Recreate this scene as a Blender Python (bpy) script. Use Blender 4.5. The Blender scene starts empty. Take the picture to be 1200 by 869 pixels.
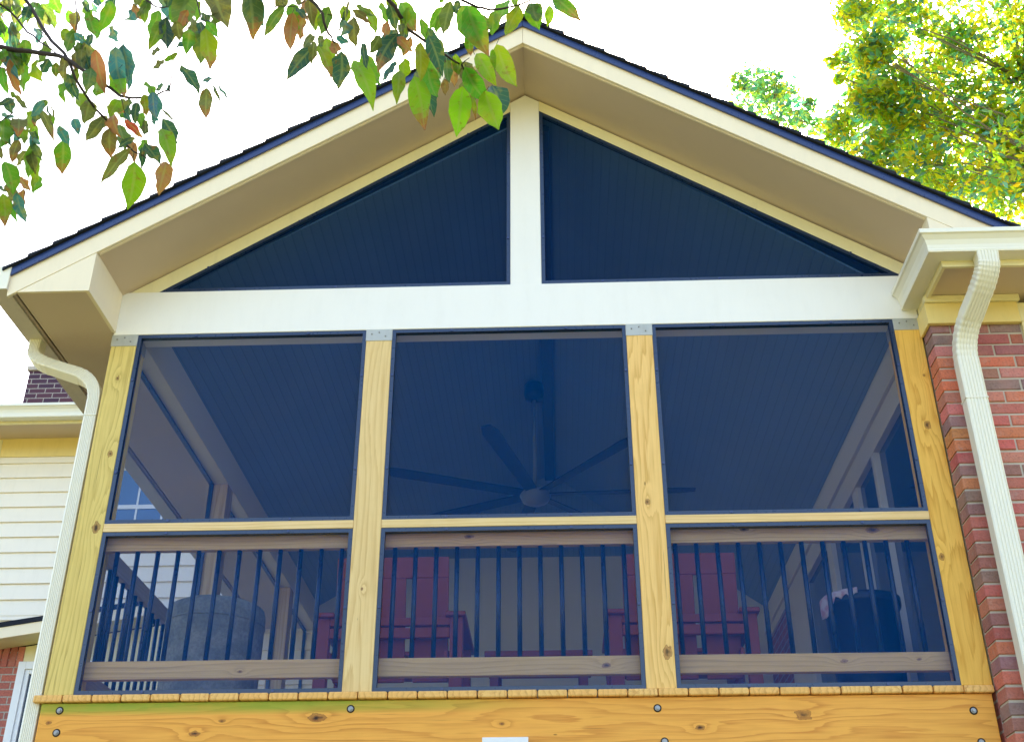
import bpy, bmesh, math, random
from mathutils import Vector, Matrix
random.seed(7)
SC = bpy.context.scene
COL = SC.collection

# ---------------------------------------------------------------- camera
F = 1377.85
CP = Vector((2.40447, -5.45053, -1.39598))
RT = Vector((0.99926635, 0.03828178, -0.00112503))
UP = Vector((0.01985516, -0.49271096, 0.86996648))
FW = Vector((-0.03274955, 0.86935057, 0.49310958))
cam = bpy.data.cameras.new('camera')
cam.sensor_width = 36.0
cam.lens = F / 1200 * 36
cam.clip_start = 0.05
cam.clip_end = 3000
co = bpy.data.objects.new('camera', cam)
COL.objects.link(co)
co.matrix_world = Matrix(((RT.x, UP.x, -FW.x, CP.x), (RT.y, UP.y, -FW.y, CP.y), (RT.z, UP.z, -FW.z, CP.z), (0, 0, 0, 1)))
SC.camera = co


def ray(x, y):
    return FW + RT * ((x - 600) / F) - UP * ((y - 434.5) / F)


def at(x, y, ax, v):
    d = ray(x, y)
    return CP + d * ((v - CP[ax]) / d[ax])


def dep(x, y, t):
    return CP + ray(x, y) * t


# ---------------------------------------------------------------- materials
def newmat(name):
    m = bpy.data.materials.new(name)
    m.use_nodes = True
    nt = m.node_tree
    nt.nodes.clear()
    out = nt.nodes.new('ShaderNodeOutputMaterial')
    return m, nt, out


class N:
    def __init__(s, nt):
        s.nt = nt

    def node(s, t, **k):
        n = s.nt.nodes.new(t)
        for a, b in k.items():
            setattr(n, a, b)
        return n

    def link(s, a, b):
        s.nt.links.new(a, b)

    def inp(s, n, i, v):
        if hasattr(v, 'is_output'):
            s.nt.links.new(v, n.inputs[i])
        else:
            n.inputs[i].default_value = v

    def math(s, op, a, b=0.0, c=None, clamp=False):
        n = s.node('ShaderNodeMath', operation=op, use_clamp=clamp)
        s.inp(n, 0, a)
        s.inp(n, 1, b)
        if c is not None:
            s.inp(n, 2, c)
        return n.outputs[0]

    def obj(s):
        return s.node('ShaderNodeTexCoord').outputs['Object']

    def map(s, v, scale=(1, 1, 1), loc=(0, 0, 0), rot=(0, 0, 0)):
        n = s.node('ShaderNodeMapping')
        s.inp(n, 0, v)
        n.inputs['Location'].default_value = loc
        n.inputs['Rotation'].default_value = rot
        n.inputs['Scale'].default_value = scale
        return n.outputs[0]

    def noise(s, v, scale=5, detail=3, rough=.5, w=None):
        n = s.node('ShaderNodeTexNoise', noise_dimensions='4D' if w is not None else '3D')
        s.inp(n, 'Vector', v)
        n.inputs['Scale'].default_value = scale
        n.inputs['Detail'].default_value = detail
        n.inputs['Roughness'].default_value = rough
        if w is not None:
            s.inp(n, 'W', w)
        return n.outputs['Fac']

    def ramp(s, v, stops, interp='LINEAR'):
        n = s.node('ShaderNodeValToRGB')
        n.color_ramp.interpolation = interp
        s.inp(n, 0, v)
        e = n.color_ramp.elements
        while len(e) < len(stops):
            e.new(0.5)
        for i, (p, c) in enumerate(stops):
            e[i].position = p
            e[i].color = (c[0], c[1], c[2], 1) if not isinstance(c, (int, float)) else (c, c, c, 1)
        return n.outputs[0]

    def mix(s, f, a, b, mode='MIX'):
        n = s.node('ShaderNodeMix', data_type='RGBA', blend_type=mode)
        s.inp(n, 0, f)
        for i, v in ((6, a), (7, b)):
            if isinstance(v, tuple):
                v = (v[0], v[1], v[2], 1)
            s.inp(n, i, v)
        return n.outputs[2]

    def bsdf(s, col, rough=.6, spec=.4, bump=None, bstr=.3, bdist=.005, metal=0.):
        n = s.node('ShaderNodeBsdfPrincipled')
        if isinstance(col, tuple):
            col = (col[0], col[1], col[2], 1)
        s.inp(n, 'Base Color', col)
        s.inp(n, 'Roughness', rough)
        n.inputs['Specular IOR Level'].default_value = spec
        n.inputs['Metallic'].default_value = metal
        if bump is not None:
            b = s.node('ShaderNodeBump')
            b.inputs['Strength'].default_value = bstr
            b.inputs['Distance'].default_value = bdist
            s.link(bump, b.inputs['Height'])
            s.link(b.outputs[0], n.inputs['Normal'])
        return n


def paint(name, c, rough=.5, var=.06, spec=.35, metal=0., dirt=.0, bscale=60, bstr=.08, specks=False):
    m, nt, out = newmat(name)
    n = N(nt)
    o = n.obj()
    big = n.noise(o, 1.7, 4, .6)
    fine = n.noise(o, bscale, 3, .6)
    k = n.math('MULTIPLY_ADD', big, var * 2, 1 - var)
    k = n.math('MULTIPLY_ADD', fine, var * .6, n.math('SUBTRACT', k, var * .3))
    col = n.mix(1.0, c, n.node('ShaderNodeCombineXYZ').outputs[0], 'MULTIPLY')
    cmb = n.node('ShaderNodeCombineColor')
    for i in range(3):
        n.inp(cmb, i, n.math('MULTIPLY', k, c[i]))
    col = cmb.outputs[0]
    if dirt:
        d = n.noise(n.map(o, (9, 9, 2)), 1.5, 5, .7)
        dm = n.ramp(d, [(.5, 0), (.72, dirt)])
        col = n.mix(dm, col, (c[0] * .45, c[1] * .42, c[2] * .35))
    if specks:
        vo = n.node('ShaderNodeTexVoronoi')
        n.link(n.map(o, (3.1, 0, 3.1)), vo.inputs['Vector'])
        vo.inputs['Scale'].default_value = 1.0
        col = n.mix(n.ramp(vo.outputs['Distance'], [(0.0, .5), (.009, .45), (.014, 0)]), col, (c[0] * .4, c[1] * .38, c[2] * .34))
        st_ = n.noise(n.map(o, (7, 1, .8)), 1.3, 4, .65)
        col = n.mix(n.ramp(st_, [(.5, 0), (.8, .08)]), col, (c[0] * .7, c[1] * .66, c[2] * .55))
    r = n.math('MULTIPLY_ADD', fine, .2, rough - .1)
    b = n.bsdf(col, r, spec, fine, bstr, .003, metal)
    n.link(b.outputs[0], out.inputs[0])
    return m


def wood(name, light, dark, axis='Z', knots=(), green=None, lines=34, wob=7.0, gray=0.0, across=None, seed=0.):
    """plain-sawn softwood: bands are contours of a stretched noise; knots bend the bands round them"""
    m, nt, out = newmat(name)
    n = N(nt)
    o = n.obj()
    rnd = n.node('ShaderNodeObjectInfo').outputs['Random']
    w = n.math('MULTIPLY_ADD', rnd, 37.0, seed)
    st = {'Z': (5.5, 5.5, .75), 'X': (.75, 5.5, 5.5), 'Y': (5.5, .75, 5.5)}[axis]
    if across is None:
        across = {'Z': 'X', 'X': 'Z', 'Y': 'X'}[axis]
    sep = n.node('ShaderNodeSeparateXYZ')
    n.link(o, sep.inputs[0])
    u = sep.outputs[across]
    low = n.noise(n.map(o, st), 1.0, 2, .45, w)
    ph = n.math('MULTIPLY_ADD', u, lines * .6, n.math('MULTIPLY', low, wob * 1.5))
    fibre_s = {'Z': (130, 130, 5), 'X': (5, 130, 130), 'Y': (130, 5, 130)}[axis]
    mid_s = {'Z': (38, 38, 1.6), 'X': (1.6, 38, 38), 'Y': (38, 1.6, 38)}[axis]
    fib = n.noise(n.map(o, fibre_s), 1.0, 2, .6, w)
    mid = n.noise(n.map(o, mid_s), 1.0, 3, .6, w)
    kd = None
    kring = None
    for (kx, kz, kr) in knots:
        v = n.node('ShaderNodeVectorMath', operation='SUBTRACT')
        n.link(o, v.inputs[0])
        v.inputs[1].default_value = (kx, 0, kz)
        sc = {'Z': (1, 0, .45), 'X': (.45, 0, 1), 'Y': (1, .45, 0)}[axis]
        v2 = n.node('ShaderNodeVectorMath', operation='MULTIPLY')
        n.link(v.outputs[0], v2.inputs[0])
        v2.inputs[1].default_value = sc
        ln = n.node('ShaderNodeVectorMath', operation='LENGTH')
        n.link(v2.outputs[0], ln.inputs[0])
        g = n.math('POWER', 2.718, n.math('MULTIPLY', n.math('POWER', n.math('DIVIDE', ln.outputs['Value'], kr * 2.2), 2.0), -1.0))
        ph = n.math('MULTIPLY_ADD', g, 1.5, ph)
        # the knot itself: round, dark
        v3 = n.node('ShaderNodeVectorMath', operation='MULTIPLY')
        n.link(v.outputs[0], v3.inputs[0])
        v3.inputs[1].default_value = {'Z': (1.15, 0, .8), 'X': (.62, 0, 1.15), 'Y': (1, 1, 0)}[axis]
        l3 = n.node('ShaderNodeVectorMath', operation='LENGTH')
        n.link(v3.outputs[0], l3.inputs[0])
        dist = n.math('ADD', l3.outputs['Value'], n.math('ADD', n.math('MULTIPLY', n.math('SUBTRACT', mid, .5), kr * 1.3), n.math('MULTIPLY', n.math('SUBTRACT', n.noise(o, 60, 2), .5), kr * 1.0)))
        kk = n.math('SUBTRACT', 1.0, n.math('DIVIDE', dist, kr), clamp=True)
        kd = kk if kd is None else n.math('MAXIMUM', kd, kk)
    ph = n.math('MULTIPLY_ADD', mid, 1.5, ph)
    fr = n.math('FRACT', ph)
    band = n.ramp(fr, [(0, 0), (.55, .25), (.82, .8), (.93, 1), (1, 0)])
    band = n.math('MULTIPLY', band, n.math('MULTIPLY_ADD', mid, 1.2, .1))
    f2 = n.math('MULTIPLY_ADD', n.math('SUBTRACT', fib, .5), .95, n.math('MULTIPLY', band, 1.0), clamp=True)
    col = n.mix(f2, n.mix(n.ramp(rnd, [(.2, 0), (.9, .55)]), light, (light[0], light[1] * .8, light[2] * .6)), dark)
    # broad tone change along the board
    tone = n.noise(n.map(o, st), .5, 2, .5, n.math('ADD', w, 9.0))
    col = n.mix(n.ramp(tone, [(.35, 0), (.7, .5)]), col, (light[0] * .88, light[1] * .8, light[2] * .62))
    if kd is not None:
        col = n.mix(n.ramp(kd, [(0, 0), (.10, .9), (.22, .55), (.55, .8), (1, 1)]), col, n.mix(n.ramp(kd, [(.5, 0), (.85, 1)]), (.22, .075, .02), (.03, .012, .008)))
    if green:
        sepz = sep.outputs['Z']
        sepx = sep.outputs['X']
        gz = n.ramp(n.math('MULTIPLY_ADD', n.math('SUBTRACT', mid, .5), .03, n.math('ADD', n.math('MULTIPLY', sepz, 9.0), 1.24)), [(0, 0), (.35, 0), (.62, .85), (1, 1)])
        gx = n.ramp(n.math('MULTIPLY', sepx, .42), [(0, .85), (.6, .8), (1.0, 0)])
        gn = n.ramp(n.noise(n.map(o, (1.2, 1, 14)), 1.4, 3, .6), [(.2, .55), (.5, 1)])
        col = n.mix(n.math('MULTIPLY', n.math('MULTIPLY', gz, gx), n.math('MULTIPLY', gn, 1.0)), col, green)
    if gray:
        gm = n.noise(n.map(o, mid_s), .35, 4, .7, w)
        col = n.mix(n.math('MULTIPLY', gm, gray), col, (.22, .21, .19))
    chk = n.noise(n.map(o, {'Z': (60, 60, 1.1), 'X': (1.1, 60, 60), 'Y': (60, 1.1, 60)}[axis]), 1.0, 3, .75, n.math('ADD', w, 3.0))
    col = n.mix(n.ramp(chk, [(.66, 0), (.70, .55)]), col, (dark[0] * .45, dark[1] * .4, dark[2] * .4))
    blot = n.noise(o, 7.0, 4, .65, n.math('ADD', w, 5.0))
    col = n.mix(n.ramp(blot, [(.45, 0), (.8, .35)]), col, (light[0] * .8, light[1] * .7, light[2] * .5))
    # small nail specks
    vo = n.node('ShaderNodeTexVoronoi')
    n.link(n.map(o, {'Z': (7, 0, 2.6), 'X': (2.6, 0, 7), 'Y': (7, 2.6, 7)}[axis]), vo.inputs['Vector'])
    vo.inputs['Scale'].default_value = 1.0
    sp = n.ramp(vo.outputs['Distance'], [(0.0, .8), (.022, .7), (.035, 0)])
    col = n.mix(sp, col, (dark[0] * .3, dark[1] * .25, dark[2] * .2))
    b = n.bsdf(col, .62, .3, n.math('ADD', n.math('MULTIPLY', fib, .6), band), .25, .0015)
    n.link(b.outputs[0], out.inputs[0])
    return m


def glassmat(name, c=(.02, .04, .07), rough=.03):
    m, nt, out = newmat(name)
    n = N(nt)
    b = n.bsdf(c, rough, .9, n.noise(n.obj(), 1.5, 1), .02, .02)
    n.link(b.outputs[0], out.inputs[0])
    return m


def screenmat(name, T, tint, c):
    """woven insect screen: lets part of the light straight through, the thread scatters the rest"""
    m, nt, out = newmat(name)
    n = N(nt)
    o = n.obj()
    tr = n.node('ShaderNodeBsdfTransparent')
    tr.inputs[0].default_value = (*tint, 1)
    nz = n.noise(o, 2.2, 3, .6)
    nf = n.math('MULTIPLY', n.math('ADD', n.noise(n.map(o, (170, 170, 7)), 1.0, 2, .6), n.noise(n.map(o, (7, 7, 170)), 1.0, 2, .6)), .5)
    cc = n.node('ShaderNodeCombineColor')
    k = n.math('MULTIPLY_ADD', nz, .4, n.math('MULTIPLY_ADD', nf, .9, .35))
    for i in range(3):
        n.inp(cc, i, n.math('MULTIPLY', k, c[i]))
    df = n.node('ShaderNodeBsdfDiffuse')
    n.link(cc.outputs[0], df.inputs[0])
    tl = n.node('ShaderNodeBsdfTranslucent')
    n.link(cc.outputs[0], tl.inputs[0])
    m0 = n.node('ShaderNodeMixShader')
    m0.inputs[0].default_value = .25
    n.link(df.outputs[0], m0.inputs[1])
    n.link(tl.outputs[0], m0.inputs[2])
    ms = n.node('ShaderNodeMixShader')
    ms.inputs[0].default_value = 1 - T
    n.link(tr.outputs[0], ms.inputs[1])
    n.link(m0.outputs[0], ms.inputs[2])
    n.link(ms.outputs[0], out.inputs[0])
    return m


def leafmat(name, trans=.45, spots=True, vein=True, spec=.35):
    m, nt, out = newmat(name)
    n = N(nt)
    at_ = n.node('ShaderNodeVertexColor', layer_name='col')
    col = at_.outputs[0]
    o = n.obj()
    if spots:
        s1 = n.noise(o, 38, 4, .65)
        col = n.mix(n.ramp(s1, [(.58, 0), (.70, .7)]), col, (.20, .085, .02))
        s2 = n.noise(n.map(o, (1, 1, 1), (3, 5, 1)), 22, 3, .6)
        col = n.mix(n.ramp(s2, [(.52, 0), (.7, .5)]), col, (.36, .33, .03))
    if vein:
        uv = n.node('ShaderNodeUVMap', uv_map='uv').outputs[0]
        sp = n.node('ShaderNodeSeparateXYZ')
        n.link(uv, sp.inputs[0])
        ax = n.math('ABSOLUTE', sp.outputs[0])
        ph = n.math('FRACT', n.math('MULTIPLY', n.math('SUBTRACT', sp.outputs[1], n.math('MULTIPLY', ax, .35)), 7.0))
        vv = n.ramp(ph, [(0, .55), (.1, 0), (.9, 0), (1, .55)])
        mid = n.ramp(ax, [(0, .8), (.05, .6), (.09, 0)])
        vm = n.math('MAXIMUM', vv, mid)
        col = n.mix(n.math('MULTIPLY', vm, .5), col, (.30, .36, .12))
    b = n.bsdf(col, .5, spec)
    tl = n.node('ShaderNodeBsdfTranslucent')
    n.link(n.mix(1.0, col, (1.15, 1.2, .7), 'MULTIPLY'), tl.inputs[0])
    ms = n.node('ShaderNodeMixShader')
    ms.inputs[0].default_value = trans
    n.link(b.outputs[0], ms.inputs[1])
    n.link(tl.outputs[0], ms.inputs[2])
    n.link(ms.outputs[0], out.inputs[0])
    return m


def vcolmat(name, rough=.85, amp=.35, bscale=90, bstr=.5):
    m, nt, out = newmat(name)
    n = N(nt)
    c = n.node('ShaderNodeVertexColor', layer_name='col').outputs[0]
    o = n.obj()
    f = n.noise(o, bscale, 4, .65)
    g = n.noise(o, 22, 4, .6)
    col = n.mix(n.ramp(f, [(.34, amp), (.52, 0)]), c, (.09, .045, .04))
    col = n.mix(n.ramp(n.noise(o, 9, 3, .6), [(.4, 0), (.7, .4)]), col, (.50, .24, .20))
    col = n.mix(n.ramp(g, [(.58, 0), (.75, .35)]), col, (.45, .36, .32))
    b = n.bsdf(col, rough, .2, n.math('ADD', f, g), bstr, .006)
    n.link(b.outputs[0], out.inputs[0])
    return m


def brickproc(name, c1=(.52, .15, .11), c2=(.36, .13, .11)):
    m, nt, out = newmat(name)
    n = N(nt)
    o = n.obj()
    sp = n.node('ShaderNodeSeparateXYZ')
    n.link(o, sp.inputs[0])
    cb = n.node('ShaderNodeCombineXYZ')
    n.link(n.math('ADD', sp.outputs[0], sp.outputs[1]), cb.inputs[0])
    n.link(sp.outputs[2], cb.inputs[1])
    t = n.node('ShaderNodeTexBrick')
    n.link(cb.outputs[0], t.inputs['Vector'])
    t.inputs['Color1'].default_value = (*c1, 1)
    t.inputs['Color2'].default_value = (*c2, 1)
    t.inputs['Mortar'].default_value = (.42, .38, .34, 1)
    t.inputs['Scale'].default_value = 1.0
    t.inputs['Brick Width'].default_value = .2
    t.inputs['Row Height'].default_value = .0677
    t.inputs['Mortar Size'].default_value = .006
    f = n.noise(o, 60, 4, .6)
    col = n.mix(n.ramp(f, [(.35, .4), (.6, 0)]), t.outputs['Color'], (.10, .05, .05))
    b = n.bsdf(col, .85, .2, n.math('MULTIPLY_ADD', t.outputs['Fac'], -1.0, n.math('MULTIPLY', f, .3)), .6, .008)
    n.link(b.outputs[0], out.inputs[0])
    return m


def stripemat(name, c, period, axis, groove, rough=.6, width=.08):
    m, nt, out = newmat(name)
    n = N(nt)
    o = n.obj()
    sp = n.node('ShaderNodeSeparateXYZ')
    n.link(o, sp.inputs[0])
    fr = n.math('FRACT', n.math('DIVIDE', sp.outputs[axis], period))
    g = n.ramp(fr, [(0, 0), (width * .5, 1), (1 - width * .5, 1), (1, 0)])
    cell = n.math('FLOOR', n.math('DIVIDE', sp.outputs[axis], period))
    wn = n.node('ShaderNodeTexWhiteNoise', noise_dimensions='1D')
    n.link(cell, wn.inputs['W'])
    k = n.math('MULTIPLY_ADD', wn.outputs['Value'], .03, .97)
    k = n.math('MULTIPLY', k, n.math('MULTIPLY_ADD', n.noise(o, 2.0, 4), .16, .92))
    cc = n.node('ShaderNodeCombineColor')
    for i in range(3):
        n.inp(cc, i, n.math('MULTIPLY', k, c[i]))
    col = n.mix(n.math('SUBTRACT', 1.0, g), cc.outputs[0], groove)
    b = n.bsdf(col, rough, .3, g, .5, .006)
    n.link(b.outputs[0], out.inputs[0])
    return m


def groundmat():
    m, nt, out = newmat('lawn')
    n = N(nt)
    o = n.obj()
    a = n.noise(o, .6, 5, .6)
    f = n.noise(o, 30, 4, .7)
    col = n.mix(n.ramp(a, [(.35, 0), (.65, 1)]), (.16, .17, .06), (.26, .22, .11))
    col = n.mix(n.ramp(f, [(.4, .6), (.6, 0)]), col, (.06, .08, .02))
    b = n.bsdf(col, .9, .1, f, .6, .03)
    n.link(b.outputs[0], out.inputs[0])
    return m


def shinglemat():
    m, nt, out = newmat('shingle')
    n = N(nt)
    o = n.obj()
    f = n.noise(o, 260, 2, .7)
    g = n.noise(n.map(o, (1, 4, 1)), 3.0, 2, .5)
    col = n.mix(f, (.008, .010, .016), (.045, .052, .07))
    col = n.mix(n.ramp(g, [(.4, 0), (.6, .5)]), col, (.012, .014, .02))
    b = n.bsdf(col, .9, .15, f, .6, .004)
    n.link(b.outputs[0], out.inputs[0])
    return m


def barkmat(name, c):
    m, nt, out = newmat(name)
    n = N(nt)
    o = n.obj()
    f = n.noise(n.map(o, (1, 1, .25)), 40, 4, .7)
    col = n.mix(f, (c[0] * .5, c[1] * .5, c[2] * .5), c)
    b = n.bsdf(col, .85, .2, f, .7, .01)
    n.link(b.outputs[0], out.inputs[0])
    return m


def mottled():
    m, nt, out = newmat('mottled_grey')
    n = N(nt)
    o = n.obj()
    f = n.noise(o, 55, 5, .7)
    g = n.noise(o, 9, 3, .6)
    col = n.mix(n.ramp(f, [(.38, 0), (.6, 1)]), (.26, .27, .23), (.36, .37, .31))
    col = n.mix(n.ramp(g, [(.4, .4), (.6, 0)]), col, (.10, .12, .11))
    b = n.bsdf(col, .9, .2, f, .3, .01)
    n.link(b.outputs[0], out.inputs[0])
    return m


M = {}
W_L, W_D = (.80, .58, .24), (.50, .27, .075)
M['post_a'] = wood('pine_post_left', (.74, .60, .20), (.42, .29, .07), 'Z', [(.105, .84, .024), (.108, 1.25, .017), (.07, 1.70, .012)], lines=60, wob=5, seed=3)
M['post_b'] = wood('pine_post_second', (.80, .61, .30), (.58, .36, .13), 'Z', [(1.47, .5, .009)], lines=50, wob=5, seed=11)
M['post_c'] = wood('pine_post_third', (.88, .62, .24), (.60, .32, .07), 'Z', [(2.925, .17, .027), (2.875, .93, .015)], lines=40, wob=6, seed=5)
M['post_d'] = wood('pine_post_right', (.88, .52, .10), (.58, .27, .03), 'Z', [(4.325, 1.33, .02), (4.272, .62, .016), (4.36, 1.62, .008)], lines=30, wob=9, seed=8)
M['rim'] = wood('pine_rim', (.88, .46, .09), (.52, .16, .02), 'X', [(1.30, -.115, .025), (.86, -.125, .01), (.74, -.18, .016), (3.52, -.125, .026), (3.05, -.175, .012), (.05, -.125, .01), (2.15, -.15, .008)], green=(.14, .34, .02), lines=36, wob=6.5, seed=2)
M['trimwood'] = wood('pine_trim', (.82, .62, .32), (.60, .38, .13), 'X', [], lines=90, wob=3, seed=4)
M['deck'] = wood('pine_deck', (.88, .54, .18), (.50, .22, .05), 'Y', [], lines=60, wob=4, seed=6)
M['rail'] = wood('weathered_rail', (.86, .58, .20), (.50, .30, .09), 'X', [(1.98, .785, .014), (3.35, .80, .012), (3.98, .785, .018), (2.64, .13, .014), (3.75, .135, .012), (4.1, .14, .008), (.9, .12, .008)], gray=.35, lines=70, wob=4, seed=9)
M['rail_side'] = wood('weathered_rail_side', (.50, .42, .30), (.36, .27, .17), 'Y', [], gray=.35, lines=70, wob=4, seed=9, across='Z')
M['post_in'] = wood('pine_post_inner', (.60, .46, .26), (.38, .24, .10), 'Z', [], lines=50, wob=5, seed=1)
M['cream'] = paint('cream_trim', (.86, .74, .53), .45, .04, dirt=.08, specks=True)
M['cream_y'] = paint('yellow_cream_trim', (.80, .71, .42), .5, .06, dirt=.12)
M['yellow'] = paint('yellow_trim', (.82, .64, .24), .5, .06, dirt=.1)
M['header'] = paint('white_header', (.86, .83, .77), .45, .03, dirt=.05, specks=True)
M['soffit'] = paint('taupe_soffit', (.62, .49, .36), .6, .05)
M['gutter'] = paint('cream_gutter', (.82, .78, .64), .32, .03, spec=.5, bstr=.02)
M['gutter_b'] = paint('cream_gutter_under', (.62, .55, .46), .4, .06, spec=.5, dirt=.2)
M['alum'] = paint('dark_aluminium', (.006, .024, .075), .3, .02, spec=.6, bstr=0)
M['baluster'] = paint('black_baluster_sky_tint', (.004, .014, .035), .3, .1, spec=.5)  # blue in the near-black base imitates reflected sky
M['galv'] = paint('galvanised_steel', (.46, .46, .42), .5, .12, metal=.3, dirt=.25)
M['screen'] = screenmat('insect_screen', .71, (.95, .94, .97), (.002, .095, .37))
M['screen_g'] = screenmat('gable_insect_screen', .55, (.70, .85, 1.0), (.004, .04, .165))
M['screen_s'] = screenmat('insect_screen_side', .8, (.92, .95, 1.0), (.01, .07, .2))
M['ceiling'] = stripemat('beadboard_ceiling', (.24, .30, .38), .0508, 0, (.17, .22, .28), width=.12)
M['siding_in'] = paint('porch_back_wall', (.74, .71, .60), .6, .05)
M['siding'] = paint('white_siding', (.88, .80, .66), .5, .04, dirt=.08)
M['cream_in'] = paint('interior_trim', (.80, .73, .60), .5, .06)
M['navy'] = paint('dark_drip_edge', (.015, .035, .14), .3, .1, spec=.6)
M['ridge'] = paint('dark_ridge_board', (.05, .06, .08), .5, .1)
M['shingle'] = shinglemat()
M['brick'] = vcolmat('red_brick')
M['mortar'] = paint('mortar', (.50, .44, .37), .95, .15, bscale=120, bstr=.5)
M['brickproc'] = brickproc('brickwork')
M['brickdark'] = brickproc('dark_brickwork', (.13, .055, .075), (.07, .04, .07))
M['glass'] = glassmat('window_glass')
M['glass_sky'] = glassmat('painted_sky_glass', (.05, .12, .25), .02)  # blue base colour stands in for the sky mirrored in the pane
M['white'] = paint('white_vinyl', (.80, .80, .80), .4, .03)
M['red'] = paint('red_brown_plastic', (.32, .06, .015), .5, .12)
M['fan'] = paint('fan_dark', (.008, .01, .013), .4, .08)
M['fanhub'] = paint('fan_hub_grey', (.22, .24, .27), .35, .08)
M['bin'] = paint('bin_black', (.012, .014, .02), .35, .1, spec=.5)
M['cloth'] = None
M['mottled'] = mottled()
M['lawn'] = groundmat()
M['leaf'] = leafmat('dogwood_leaf', .38)
M['oakleaf'] = leafmat('oak_leaf', .62, spots=False, vein=False)
M['twig'] = barkmat('dogwood_bark', (.07, .055, .05))
M['bark'] = barkmat('oak_bark', (.26, .22, .17))
M['steel'] = paint('bolt_steel', (.28, .28, .27), .35, .15, metal=.8)
M['hole_shade'] = paint('bolt_recess_shade', (.02, .012, .006), .8, .1)


def clothmat():
    m, nt, out = newmat('pink_cloth')
    n = N(nt)
    f = n.noise(n.obj(), 24, 3, .5)
    b = n.bsdf(n.mix(n.ramp(f, [(.45, 0), (.62, 1)]), (.72, .62, .64), (.60, .34, .38)), .8, .2)
    n.link(b.outputs[0], out.inputs[0])
    return m


M['cloth'] = clothmat()


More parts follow.
